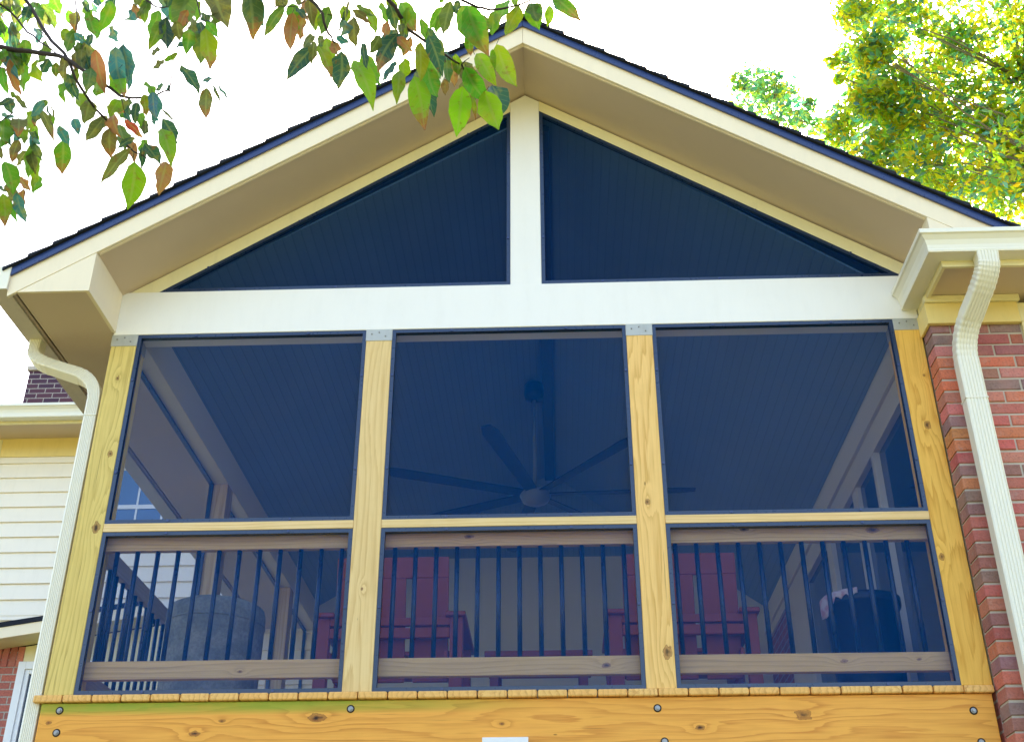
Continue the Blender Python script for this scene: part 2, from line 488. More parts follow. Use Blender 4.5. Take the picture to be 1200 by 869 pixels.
# ---------------------------------------------------------------- mesh helpers
class MB:
    def __init__(s):
        s.v = []
        s.f = []
        s.c = []
        s.uv = []
        s.usecol = False

    def add(s, vs, fs, col=None):
        k = len(s.v)
        s.v += [tuple(v) for v in vs]
        for f in fs:
            s.f.append(tuple(i + k for i in f))
            s.c.append(col)
        if col:
            s.usecol = True
        return s

    def box(s, x0, x1, y0, y1, z0, z1, col=None):
        vs = [(x, y, z) for x in (x0, x1) for y in (y0, y1) for z in (z0, z1)]
        fs = [(0, 1, 3, 2), (4, 6, 7, 5), (0, 4, 5, 1), (2, 3, 7, 6), (0, 2, 6, 4), (1, 5, 7, 3)]
        return s.add(vs, fs, col)

    def prism(s, poly, ax, a, b, col=None):
        """poly of 2-D points in the plane normal to ax (order of the other two axes), from a to b"""
        def P(p, t):
            q = list(p)
            q.insert(ax, t)
            return tuple(q)
        n = len(poly)
        vs = [P(p, a) for p in poly] + [P(p, b) for p in poly]
        fs = [tuple(range(n)), tuple(range(2 * n - 1, n - 1, -1))]
        for i in range(n):
            j = (i + 1) % n
            fs.append((i, i + n, j + n, j))
        return s.add(vs, fs, col)

    def tube(s, pts, rad, seg=8, cap=True, col=None):
        pts = [Vector(p) for p in pts]
        if not isinstance(rad, (list, tuple)):
            rad = [rad] * len(pts)
        vs = []
        ref = None
        for i, p in enumerate(pts):
            d = (pts[min(i + 1, len(pts) - 1)] - pts[max(i - 1, 0)])
            d = d.normalized() if d.length > 1e-9 else Vector((0, 0, 1))
            if ref is None:
                ref = Vector((1, 0, 0)) if abs(d.x) < .8 else Vector((0, 1, 0))
            a = d.cross(ref)
            a.normalize()
            b = d.cross(a)
            ref = -b if False else b.cross(d) * -1 if False else ref
            for k in range(seg):
                t = 2 * math.pi * k / seg
                vs.append(p + (a * math.cos(t) + b * math.sin(t)) * rad[i])
        fs = []
        for i in range(len(pts) - 1):
            for k in range(seg):
                k2 = (k + 1) % seg
                fs.append((i * seg + k, i * seg + k2, (i + 1) * seg + k2, (i + 1) * seg + k))
        if cap:
            fs.append(tuple(range(seg - 1, -1, -1)))
            fs.append(tuple((len(pts) - 1) * seg + k for k in range(seg)))
        return s.add(vs, fs, col)

    def lathe(s, prof, c=(0, 0, 0), seg=24, col=None):
        vs = []
        for r, z in prof:
            for k in range(seg):
                t = 2 * math.pi * k / seg
                vs.append((c[0] + r * math.cos(t), c[1] + r * math.sin(t), c[2] + z))
        fs = []
        for i in range(len(prof) - 1):
            for k in range(seg):
                k2 = (k + 1) % seg
                fs.append((i * seg + k, i * seg + k2, (i + 1) * seg + k2, (i + 1) * seg + k))
        fs.append(tuple(range(seg - 1, -1, -1)))
        fs.append(tuple((len(prof) - 1) * seg + k for k in range(seg)))
        return s.add(vs, fs, col)

    def sweep(s, prof, frames, closed=False, cap=True):
        """prof: list of (a,b); frames: list of (origin, A, B) vectors"""
        n = len(prof)
        vs = []
        for o, A, B in frames:
            for a, b in prof:
                vs.append(Vector(o) + Vector(A) * a + Vector(B) * b)
        fs = []
        m = n if closed else n - 1
        for i in range(len(frames) - 1):
            for k in range(m):
                k2 = (k + 1) % n
                fs.append((i * n + k, i * n + k2, (i + 1) * n + k2, (i + 1) * n + k))
        if cap and closed:
            fs.append(tuple(range(n - 1, -1, -1)))
            fs.append(tuple((len(frames) - 1) * n + k for k in range(n)))
        return s.add(vs, fs)

    def build(s, name, mat, parent=None, bevel=0.0, smooth=False, recalc=True):
        me = bpy.data.meshes.new(name)
        me.from_pydata(s.v, [], s.f)
        if s.usecol:
            ca = me.color_attributes.new('col', 'FLOAT_COLOR', 'CORNER')
            i = 0
            for p, c in zip(me.polygons, s.c):
                for _ in p.loop_indices:
                    ca.data[i].color = (c[0], c[1], c[2], 1)
                    i += 1
        if s.uv:
            ul = me.uv_layers.new(name='uv')
            for l in me.loops:
                ul.data[l.index].uv = s.uv[l.vertex_index]
        me.materials.append(mat)
        if recalc:
            bm = bmesh.new()
            bm.from_mesh(me)
            bmesh.ops.recalc_face_normals(bm, faces=bm.faces)
            bm.to_mesh(me)
            bm.free()
        if smooth:
            for p in me.polygons:
                p.use_smooth = True
        o = bpy.data.objects.new(name, me)
        COL.objects.link(o)
        if parent is not None:
            o.parent = parent
            off = Vector((0, 0, 0))
            q = parent
            while q is not None:
                off += q.location
                q = q.parent
            if not parent.get('_local'):
                o.location = -off
        if bevel:
            b = o.modifiers.new('bevel', 'BEVEL')
            b.width = bevel
            b.segments = 2
            b.limit_method = 'ANGLE'
            b.harden_normals = False
        return o


LOCAL = set()


def tag(o, label=None, cat=None, group=None, kind=None):
    if label:
        o['label'] = label
    if cat:
        o['category'] = cat
    if group:
        o['group'] = group
    if kind:
        o['kind'] = kind
    return o


def empty(name, loc, rz=0.0):
    o = bpy.data.objects.new(name, None)
    COL.objects.link(o)
    o.location = loc
    o.rotation_euler = (0, 0, rz)
    o.empty_display_size = .2
    return o


def sub(name, mat, parent, mb, **k):
    return mb.build(name, mat, parent, **k)


# ---------------------------------------------------------------- ground
g = MB()
g.add([(-400, -400, -3), (400, -400, -3), (400, 400, -3), (-400, 400, -3)], [(0, 1, 2, 3)])
tag(g.build('ground', M['lawn']), kind='structure')

# ---------------------------------------------------------------- porch
W = 4.392
XP = [(0, .14), (1.405, 1.545), (2.817, 2.957), (4.252, W)]
HB = 1.972   # underside of header
HT = 2.25
YB = 5.39
porch = empty('screened_porch', (2.2, 0, -3))
tag(porch, 'raised porch with blue-black insect screens, gabled cream roof and new yellow pine posts', 'porch')

mats = [M['post_a'], M['post_b'], M['post_c'], M['post_d']]
plabs = ['greenish yellow pine corner post', 'pale straw pine post', 'pale pine post with one oval knot low down', 'golden pine corner post beside the brick']
for i, (a, b) in enumerate(XP):
    p = MB().box(a, b, 0, .14, 0.001, HB - .001).build('post', mats[i], porch, bevel=.004)
    tag(p, plabs[i])
    c = MB()
    c.box(a - .002, b + .002, -.003, .143, HB - .072, HB - .0005)
    c.build('post_cap', M['galv'], p, bevel=.0015)
    for q in ((a + .03, HB - .03), (b - .035, HB - .045), ((a + b) / 2, HB - .02)):
        s_ = MB()
        s_.lathe([(.004, 0), (.004, .004), (.001, .006)], (0, 0, 0), 8)
        k = len(s_.v) - 24
        for j in range(k, len(s_.v)):
            x, y, z = s_.v[j]
            s_.v[j] = (q[0] + x, -.003 - z, q[1] + y)
        s_.build('cap_screw', M['steel'], p)
# side posts and girders
for y in (2.0, 4.16):
    MB().box(0.0, .14, y, y + .14, 0.001, HB - .001).build('post', M['post_in'], porch, bevel=.004)
MB().box(0, W, 0, .14, HB, HT).build('header_beam', M['header'], porch, bevel=.004)
MB().box(0, .14, .1415, YB, HB, HT).build('side_beam', M['cream_in'], porch, bevel=.004)
# king post and rake trim
KL, KR = 2.19, 2.365
MB().prism([(KL, HT + .0005), (KR, HT + .0005), (KR, 3.592), (2.28, 3.645), (KL, 3.586)], 1, .006, .12).build('king_post', M['header'], porch, bevel=.003)
MB().prism([(.05, HT + .0005), (.213, HT + .0005), (KL - .0005, 3.512), (KL - .0005, 3.588)], 1, .003, .05).build('rake_trim', M['cream_y'], porch, bevel=.002)
MB().prism([(KR + .0005, 3.514), (4.352, HT + .0005), (W - .001, HT + .0005), (W - .001, 2.318), (KR + .0005, 3.592)], 1, .003, .05).build('rake_trim', M['cream_y'], porch, bevel=.002)


def frame_ring(poly, w, y0, y1):
    """a flat ring inside a polygon"""
    n = len(poly)
    cx = sum(p[0] for p in poly) / n
    cz = sum(p[1] for p in poly) / n
    P = [Vector((p[0], p[1])) for p in poly]
    inner = []
    for i in range(n):
        a, b, c = P[i - 1], P[i], P[(i + 1) % n]
        d1 = (b - a).normalized()
        d2 = (c - b).normalized()
        n1 = Vector((-d1.y, d1.x))
        n2 = Vector((-d2.y, d2.x))
        ctr = Vector((cx, cz))
        if n1.dot(ctr - b) < 0:
            n1, n2 = -n1, -n2
        bis = (n1 + n2)
        k = w * 2 / max(bis.length_squared, .15)
        inner.append(b + bis * k)
    m = MB()
    vs = [(p.x, y0, p.y) for p in P] + [(p.x, y0, p.y) for p in inner] + [(p.x, y1, p.y) for p in P] + [(p.x, y1, p.y) for p in inner]
    fs = []
    for i in range(n):
        j = (i + 1) % n
        fs += [(i, j, n + j, n + i), (2 * n + i, 3 * n + i, 3 * n + j, 2 * n + j), (n + i, n + j, 3 * n + j, 3 * n + i), (i, 2 * n + i, 2 * n + j, j)]
    m.add(vs, fs)
    return m, inner


def screen(poly, name='screen', w=.02, mat=None, y=.022):
    m, inner = frame_ring(poly, w, .004, .034)
    sc_ = MB()
    sc_.add([(p.x, y, p.y) for p in inner], [tuple(range(len(inner)))])
    s = sc_.build(name, mat or M['screen'], porch)
    m.build('screen_frame', M['alum'], s)
    # little dark clips on the frame
    P = [Vector(p) for p in poly]
    for i in range(len(P)):
        a, b = P[i], P[(i + 1) % len(P)]
        k = max(1, int((b - a).length / .55))
        for j in range(k):
            t = (j + .5) / k
            q = a.lerp(b, t)
            c = sum(P, Vector((0, 0))) / len(P)
            q = q + (c - q).normalized() * .012
            cl = MB()
            cl.box(q.x - .006, q.x + .006, -.001, .0035, q.y - .006, q.y + .006)
            cl.build('screen_clip', M['navy'], s)
    return s


TR0, TR1 = .815, .859
screen([(.215, HT + .001), (KL - .001, HT + .001), (KL - .001, 3.511)], 'gable_screen', mat=M['screen_g'])
screen([(KR + .001, HT + .001), (4.35, HT + .001), (KR + .001, 3.513)], 'gable_screen', mat=M['screen_g'])
bays = [(XP[i][1], XP[i + 1][0]) for i in range(3)]
for bi, (a, b) in enumerate(bays):
    screen([(a + .001, TR1 + .001), (b - .001, TR1 + .001), (b - .001, HB - .001), (a + .001, HB - .001)])
    screen([(a + .001, .002), (b - .001, .002), (b - .001, TR0 - .001), (a + .001, TR0 - .001)])
    MB().box(a + .0005, b - .0005, .0, .04, TR0, TR1).build('mid_trim', M['trimwood'], porch, bevel=.003)
    t = MB().box(a + .001, b - .001, .062, .10, .735, .828).build('top_rail', M['rail'], porch, bevel=.003)
    t = MB().box(a + .001, b - .001, .062, .10, .088, .176).build('bottom_rail', M['rail'], porch, bevel=.003)
    n = 12
    x0 = {0: .175, 1: 1.611, 2: 3.005}[bi]
    for k in range(n):
        x = x0 + k * .1035 if bi != 0 else .17 + .035 + k * .1035
        if x > b - .02:
            continue
        MB().tube([(x, .081, .15), (x, .081, .76)], .012, 10).build('baluster', M['baluster'], porch, smooth=True)
# side bays
for (a, b) in ((.14, 2.0), (2.14, 4.16), (4.30, YB)):
    for z0, z1 in ((.002, TR0), (TR1, HB)):
        s = MB().add([(.03, a, z0), (.03, b, z0), (.03, b, z1), (.03, a, z1)], [(0, 1, 2, 3)]).build('screen', M['screen_s'], porch)
        m = MB()
        w = .016
        m.box(.012, .04, a + .001, b - .001, z0 + .001, z0 + w)
        m.box(.012, .04, a + .001, b - .001, z1 - w, z1 - .001)
        m.box(.012, .04, a + .001, a + w, z0 + w, z1 - w)
        m.box(.012, .04, b - w, b - .001, z0 + w, z1 - w)
        m.build('screen_frame', M['alum'], s)
    MB().box(.0, .04, a + .0005, b - .0005, TR0, TR1).build('mid_trim', M['rail_side'], porch, bevel=.003)
    MB().box(.062, .10, a + .001, b - .001, .735, .828).build('top_rail', M['rail_side'], porch, bevel=.003)
    MB().box(.062, .10, a + .001, b - .001, .088, .176).build('bottom_rail', M['rail_side'], porch, bevel=.003)
    if a < 1:
        y = a + .09
        while y < b - .05:
            MB().tube([(.081, y, .15), (.081, y, .76)], .012, 8).build('baluster', M['baluster'], porch, smooth=True)
            y += .1035
    else:
        y = a + .09
        while y < b - .05:
            MB().tube([(.081, y, .15), (.081, y, .76)], .012, 6).build('baluster', M['baluster'], porch, smooth=True)
            y += .207

# deck boards: rounded ends at the front
nb = 32
x = -.04
pit = (W + .04) / nb
for k in range(nb):
    a, b = x + .0022 + random.uniform(-.0008, .0008), x + pit - .0022
    z0, z1 = -.034 + random.uniform(-.0015, .001), random.uniform(-.0012, 0)
    pr = [(a, z0), (b, z0), (b, z1), (a, z1)]
    MB().prism(pr, 1, -.018 - random.uniform(0, .004), YB).build('deck_board', M['deck'], porch, bevel=.007)
    x += pit
rim = MB().box(0.0, W - .012, 0.0, .038, -.335, -.0365).build('rim_board', M['rim'], porch, bevel=.004)
MB().box(0.0, .038, .039, YB, -.335, -.0365).build('rim_board', M['rail_side'], porch, bevel=.004)
MB().box(.04, W - .014, .5, .62, -.60, -.336).build('girder', M['rail'], porch, bevel=.004)
MB().box(.04, W - .014, 4.3, 4.42, -.60, -.336).build('girder', M['rail'], porch, bevel=.004)
for xx in (.1, 2.1, 4.1):
    for yy in (.49, 4.29):
        MB().box(xx, xx + .14, yy, yy + .14, -3, -.601).build('support_post', M['post_in'], porch, bevel=.004)
for (bx, bz) in ((.092, -.070), (.096, -.171), (1.453, -.076), (2.862, -.087), (2.885, -.236), (4.283, -.113), (4.291, -.252), (1.47, -.245)):
    m = MB()
    seg = 20
    # flat dark disc paints the shade of the recess; washer sits over it
    def yl(prof, seg, m):
        k0 = len(m.v)
        m.lathe(prof, (0, 0, 0), seg)
        for j in range(k0, len(m.v)):
            X_, Y_, Z_ = m.v[j]
            m.v[j] = (bx + X_, -Z_, bz + Y_)
    yl([(.0185, 0), (.0185, .0012), (.0165, .0016)], seg, m)
    rc = m.build('bolt_recess_shade', M['hole_shade'], rim)
    m = MB()
    yl([(.0125, .0017), (.0125, .0035), (.011, .004)], seg, m)
    yl([(.0085, .0041), (.0085, .0085), (.007, .0095)], 6, m)
    m.build('bolt', M['steel'], rim)

# ---- roof of the porch
SL = .628
AX, AZ = 2.28, 3.652
zl = lambda x: AZ - SL * abs(x - AX)
XL, XR = -.415, 5.06
Yf = -.426
fw = .125
MB().prism([(XL, zl(XL)), (AX - .0005, AZ), (AX - .0005, AZ + fw), (XL - .012, zl(XL - .012) + fw)], 1, Yf, Yf + .02).build('fascia', M['cream'], porch, bevel=.002)
MB().prism([(XR, zl(XR)), (AX + .0005, AZ), (AX + .0005, AZ + fw), (XR, zl(XR) + fw)], 1, Yf, Yf + .02).build('fascia', M['cream'], porch, bevel=.002)
# eave boxes
zb = 1.987
xk = AX - (AZ - zb) / SL
MB().prism([(xk + .002, zb), (.012, zb), (.012, zl(.012) - .001)], 1, Yf + .003, Yf + .02).build('eave_box_front', M['cream'], porch, bevel=.001)
MB().prism([(-.38, zb + .001), (xk - .02, zb + .001), (XL, zl(XL) - .001), (XL, zb)], 1, Yf + .003, Yf + .02) if False else None
MB().box(-.008, .012, Yf + .021, -.0015, zb, zl(.012) + .01).build('eave_box_side', M['cream'], porch, bevel=.001)
MB().prism([(4.385, zb + .16), (4.80, zb + .16), (4.385, zl(4.385) - .001)], 1, Yf + .003, Yf + .02).build('eave_box_front', M['cream'], porch, bevel=.001)
MB().box(4.385, 4.405, Yf + .021, -.0015, zb + .16, zl(4.385) + .01).build('eave_box_side', M['cream'], porch, bevel=.001)
MB().box(-.372, -.0085, Yf + .021, YB, zb + .001, zb + .012).build('eave_soffit', M['soffit'], porch)
MB().box(-.415, -.3985, Yf + .021, YB, zb + .02, zl(-.42) + fw - .004).build('eave_fascia', M['soffit'], porch, bevel=.001)
# rake soffits
for x0, x1 in ((.0125, AX), (AX, 4.3845)):
    MB().prism([(x0, zl(x0) + .004), (x1, zl(x1) + .004), (x1, zl(x1) + .02), (x0, zl(x0) + .02)], 1, Yf + .0205, .05).build('rake_soffit', M['soffit'], porch)
# small bed mould along the top of the soffit against the fascia
for x0, x1 in ((.02, AX), (AX, 4.38)):
    MB().prism([(x0, zl(x0) - .004), (x1, zl(x1) - .004), (x1, zl(x1) + .0035), (x0, zl(x0) + .0035)], 1, Yf + .0205, Yf + .032).build('rake_bead', M['cream'], porch)
# deck of the roof, drip edge, shingles
for sg in (-1, 1):
    xe = XL - .03 if sg < 0 else XR
    f = lambda x, d: (x, zl(x) + d)
    MB().prism([f(xe, fw), f(AX, fw), f(AX, fw + .03), f(xe, fw + .03)], 1, Yf - .004, YB + 3).build('roof_deck', M['soffit'], porch)
    MB().prism([f(xe, fw - .004), f(AX, fw - .004), f(AX, fw + .046), f(xe, fw + .046)], 1, Yf - .016, Yf - .0045).build('drip_edge', M['navy'], porch, bevel=.003)
    m = MB()
    L = abs(xe - AX)
    nC = int(L / (.142 * .85)) + 1
    ex = L / nC
    for c in range(nC):
        # course c counted up from the eave; slab thick at its lower edge, lapping the one below
        xa = xe - sg * 0 + (-sg) * (c * ex) + sg * .012
        xb_ = xe + (-sg) * ((c + 1.0) * ex)
        y = Yf - .034
        while y < YB + 3:
            wd = random.uniform(.14, .34)
            if y + wd > YB + 3:
                wd = YB + 3 - y
            th = random.uniform(.018, .030)
            y1 = y + wd - .002
            dz = fw + .047
            vs = [(xa, y, zl(xa) + dz), (xb_, y, zl(xb_) + dz), (xb_, y1, zl(xb_) + dz), (xa, y1, zl(xa) + dz),
                  (xa, y, zl(xa) + dz + th), (xb_, y, zl(xb_) + dz + .004), (xb_, y1, zl(xb_) + dz + .004), (xa, y1, zl(xa) + dz + th)]
            m.add(vs, [(0, 1, 2, 3), (4, 7, 6, 5), (0, 4, 5, 1), (1, 5, 6, 2), (2, 6, 7, 3), (3, 7, 4, 0)])
            y += wd
    # wavy upper layer makes the thick laminated edge
    m.build('shingles', M['shingle'], porch)
    m = MB().prism([f(xe, fw + .0465), f(AX, fw + .0465), f(AX, fw + .058), f(xe, fw + .058)], 1, Yf - .03, Yf + .2)
    m.build('starter_strip', M['shingle'], porch)
m = MB()
y = Yf - .036
while y < YB + 3:
    for sg in (-1, 1):
        vs = [(AX, y, AZ + fw + .078), (AX + sg * .16, y, zl(AX + .16) + fw + .074), (AX + sg * .16, y + .2, zl(AX + .16) + fw + .07), (AX, y + .2, AZ + fw + .072)]
        vs += [(a, b, c - .008) for a, b, c in vs]
        m.add(vs, [(0, 1, 2, 3), (7, 6, 5, 4), (0, 4, 5, 1), (1, 5, 6, 2), (2, 6, 7, 3), (3, 7, 4, 0)])
    y += .14
m.build('ridge_cap', M['shingle'], porch)
# ceiling
CX, CZ = 2.375, 3.54
cl_ = lambda x: CZ - (.60 if x < CX else .70) * abs(x - CX)
MB().prism([(.141, cl_(.141)), (CX, CZ), (CX, CZ + .015), (.141, cl_(.141) + .015)], 1, .052, YB).build('ceiling', M['ceiling'], porch)
MB().prism([(4.389, cl_(4.389)), (CX, CZ), (CX, CZ + .015), (4.389, cl_(4.389) + .015)], 1, .052, YB).build('ceiling', M['ceiling'], porch)
MB().box(CX - .048, CX + .048, .142, YB - .001, CZ - .07, CZ - .016).build('ridge_board', M['ridge'], porch, bevel=.003)


# ---- gutters
def kprof():
    # (outward, up)
    return [(0, .0), (.085, .0), (.088, .012), (.086, .018), (.088, .04), (.096, .066), (.112, .088), (.122, .094), (.122, .118), (.114, .120), (.112, .112), (.084, .09), (.078, .03), (.075, .006), (.002, .006), (0, .11)]


def gutter(path, out, name, mat, parent, scale=1.0, outs=None):
    """path of points; outs = outward direction at each"""
    m = MB()
    fr = []
    for p, o in zip(path, outs):
        fr.append((p, Vector(o), Vector((0, 0, 1))))
    m.sweep([(a * scale, b * scale) for a, b in kprof()], fr, closed=True)
    return m.build(name, mat, parent, bevel=.0015)


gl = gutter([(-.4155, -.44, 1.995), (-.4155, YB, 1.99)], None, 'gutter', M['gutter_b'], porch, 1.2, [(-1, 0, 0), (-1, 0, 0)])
# closed front end of the gutter
MB().prism([(-.4155 - a * 1.2, 1.995 + b * 1.2) for a, b in ((0, 0), (.085, 0), (.088, .04), (.12, .094), (.12, .118), (0, .118))], 1, -.447, -.4405).build('gutter_end_cap', M['gutter'], porch)


def downspout(path, w, d, side, name, parent, mat=None, strap=()):
    """corrugated rectangular pipe; path points, side = vector along the width"""
    m = MB()
    prof = []
    nr = 6
    u0, u1 = -w / 2 + .007, w / 2 - .007
    pt_ = (u1 - u0) / nr
    for i in range(nr):
        a = u0 + i * pt_
        prof += [(a, d / 2), (a + pt_ * .55, d / 2), (a + pt_ * .68, d / 2 - .004), (a + pt_ * .87, d / 2 - .004)]
    prof.append((u1, d / 2))
    prof += [(w / 2, d / 2 - .006), (w / 2, -d / 2 + .006), (w / 2 - .006, -d / 2), (-w / 2 + .006, -d / 2), (-w / 2, -d / 2 + .006), (-w / 2, d / 2 - .006)]
    pts = [Vector(p) for p in path]
    # smooth the path with Catmull-like rounding by corner cutting
    def chaikin(ps):
        r = [ps[0]]
        for i in range(len(ps) - 1):
            a, b = ps[i], ps[i + 1]
            r += [a.lerp(b, .25) if i > 0 else a.lerp(b, .5), a.lerp(b, .75) if i < len(ps) - 2 else a.lerp(b, .5)]
        r.append(ps[-1])
        return r
    q = []
    # round only the corners
    q = [pts[0]]
    for i in range(1, len(pts) - 1):
        a, b, c = pts[i - 1], pts[i], pts[i + 1]
        ra = min(.13, (b - a).length * .45)
        rb = min(.13, (c - b).length * .45)
        p0 = b + (a - b).normalized() * ra
        p2 = b + (c - b).normalized() * rb
        for k in range(15):
            t = k / 14
            q.append(p0 * (1 - t) ** 2 + b * 2 * t * (1 - t) + p2 * t * t)
    q.append(pts[-1])
    S = Vector(side).normalized()
    fr = []
    for i, p in enumerate(q):
        dr = (q[min(i + 1, len(q) - 1)] - q[max(i - 1, 0)]).normalized()
        s1 = (S - dr * S.dot(dr)).normalized()
        nrm = s1.cross(dr)
        if nrm.dot(Vector(FRONT)) < 0:
            nrm = -nrm
        # crimps on the bends
        k = 1.0
        if 0 < i < len(q) - 1 and i % 2:
            k = .955
        fr.append((p, s1 * k, nrm * k))
    m.sweep(prof, fr, closed=True)
    o = m.build(name, mat or M['gutter'], parent)
    for (z, px, py) in strap:
        MB().box(px - w / 2 - .002, px + w / 2 + .002, py - d / 2 - .002, py + d / 2 + .002, z, z + .006).build('pipe_joint', M['gutter'], o)
    return o


FRONT = (0, -1, 0)
xd, yd = -.046, .045
downspout([(-.462, .10, 1.995), (-.462, .09, 1.87), (xd, yd, 1.70), (xd, yd, -3)], .066, .085, (1, 0, 0), 'downspout', porch, strap=[(1.48, xd, yd)])

# ---------------------------------------------------------------- brick wing on the right
wing = empty('brick_house', (6.5, 1, -3))
tag(wing, 'red brick house wing right of the porch with cream cornice and gutter', 'house')
BX0 = 4.398
BY = -.125
TOPB = 1.862
ch = .0677


def brickrun(m, x0, x1, yface, zc, off, side=False):
    """bricks along x on a face y=yface, standing 8 mm proud of the mortar"""
    pass


bm_ = MB()
pal = [(.58, .17, .12), (.54, .14, .11), (.62, .21, .11), (.48, .13, .10), (.64, .21, .09), (.34, .15, .13), (.28, .17, .16), (.52, .17, .13), (.60, .21, .17), (.42, .13, .11)]


def brick(m, x0, x1, y0, y1, z0, z1, fx=False, col=(.4, .1, .1)):
    """chamfered brick; front face at y0 (towards -y), left face at x0"""
    c = .004
    j = lambda: random.uniform(-.004, .004)
    vs = [(x0 + (c if not fx else c * .8), y0, z0 + c), (x1 - c, y0 + j(), z0 + c), (x1 - c, y0 + j(), z1 - c), (x0 + (c if not fx else c * .8), y0, z1 - c),
          (x0, y0 + c, z0), (x1, y0 + c, z0), (x1, y0 + c, z1), (x0, y0 + c, z1),
          (x0, y1, z0), (x1, y1, z0), (x1, y1, z1), (x0, y1, z1)]
    fs = [(0, 1, 2, 3), (0, 4, 5, 1), (1, 5, 6, 2), (2, 6, 7, 3), (3, 7, 4, 0), (4, 8, 9, 5), (6, 10, 11, 7), (5, 9, 10, 6), (4, 7, 11, 8)]
    col = tuple(max(.02, v * random.uniform(.85, 1.12)) for v in col)
    m.add(vs, fs, col)


z = TOPB - ch * 45
row = 0
while z < TOPB - .01:
    z0, z1 = z + .005, z + ch - .005
    top = z > TOPB - ch * 2.2
    first = .19 if row % 2 else .095
    x = BX0
    w = first
    firstb = True
    while x < 5.7:
        cx = random.choice(pal)
        if random.random() < .12:
            cx = pal[5] if random.random() < .5 else pal[6]
        x1 = min(x + w, 5.7)
        dy = random.uniform(-.0015, .0015)
        if not (x > 4.86 and z > .6 and z < 1.8 and x1 < 6.2):
            xx1 = min(x1, 4.86) if (z > .6 and x < 4.86 < x1) else x1
            brick(bm_, x + random.uniform(-.001, .001), xx1, BY + dy, (-.004 if firstb else BY + .06), z0 + random.uniform(-.002, .002), z1 + random.uniform(-.002, .002), firstb, cx)
        x = x1 + .010
        w = .19
        firstb = False
    z += ch
    row += 1
bw = bm_.build('brickwork', M['brick'], wing)
tag(bw, kind=None)
mm = MB()
mm.box(BX0 + .0055, 5.7, BY + .0065, -.0045, -1.2, TOPB)
mm.build('mortar', M['mortar'], wing)
# rest of the wing
w2 = MB()
w2.box(BX0 + .001, 5.70, BY + .001, -.0045, -3, -1.21)
w2.box(5.701, 10, BY + .004, -.0045, -3, 1.862)
w2.box(4.40, 10, 0.0, 5.38, -3, -.001)
w2.build('brick_wall', M['brickproc'], wing)
w3 = MB()
w3.box(4.405, 10, 0.0, 5.38, 0, 2.3)
w3.build('inner_wall', M['cream_in'], wing)
# window right of the downspout
wx0, wx1, wz0, wz1 = 4.868, 5.75, .62, 1.79
wf = MB()
wf.box(wx0, wx0 + .055, BY - .012, BY + .03, wz0, TOPB)
wf.box(wx1 - .055, wx1, BY - .012, BY + .03, wz0, TOPB)
wf.box(wx0 + .055, wx1 - .055, BY - .012, BY + .03, wz1 - .05, TOPB)
wf.box(wx0 - .02, wx1 + .02, BY - .03, BY + .03, wz0 - .04, wz0 - .001)
wfo = wf.build('window', M['cream_y'], wing, bevel=.003)
MB().box(wx0 + .056, wx1 - .056, BY + .012, BY + .02, wz0, wz1 - .051).build('glass', M['glass'], wfo)
# cornice: frieze, bed mould, soffit, fascia
fz = MB()
fz.box(4.380, 4.86, BY - .03, BY - .0015, TOPB - .018, 1.968)
fz.box(4.380, 4.396, BY - .0014, -.003, TOPB - .018, 1.968)
fz.build('frieze', M['yellow'], wing, bevel=.003)
fz = MB()
fz.box(4.378, 4.875, BY - .045, BY - .0015, 1.969, 2.008)
fz.box(4.861, 10, BY - .02, BY - .0015, TOPB - .01, 1.968)
fz.build('bed_mould', M['cream_y'], wing, bevel=.006)
MB().box(4.412, 10, -.44, -.0015, 2.009, 2.018).build('cornice_soffit', M['soffit'], wing)
ff = MB()
ff.box(4.392, 10, -.462, -.442, 1.988, 2.14)
ff.box(4.392, 4.411, -.4415, -.003, 1.988, 2.14)
ff.build('cornice_fascia', M['cream_y'], wing, bevel=.002)
gx = 4.392
s2 = math.sqrt(2)
gz = 2.022
gut = gutter([(gx, -.003, gz), (gx, -.462, gz), (10, -.462, gz)], None, 'gutter', M['gutter'], wing, 1.0, [(-1, 0, 0), (-1, -1, 0), (0, -1, 0)])
FRONT = (0, -1, 0)
dx, dy_ = 4.508, -.215
downspout([(4.60, -.512, 2.026), (4.598, -.508, 1.93), (dx, dy_, 1.705), (dx - .004, dy_, -3)], .108, .075, (1, 0, 0), 'downspout', wing, strap=[(1.35, dx - .001, dy_)])
# roof of the wing
rf = MB()
rf.prism([(-.50, 2.135), (5.4, 4.2), (5.4, 4.25), (-.50, 2.175)], 0, 5.09, 10)
rf.prism([(-.50, 2.135), (-.10, 2.28), (-.10, 2.31), (-.50, 2.165)], 0, 4.41, 5.089)
rf.build('roof', M['shingle'], wing)
# interior face: brick far end, trim and glazed doors
def iw(name, mat, y0, y1, z0, z1, t=.03, parent=wing, base=4.404, bevel=.003):
    return MB().box(base - t, base - .0005, y0, y1, z0, z1).build(name, mat, parent, bevel=bevel)


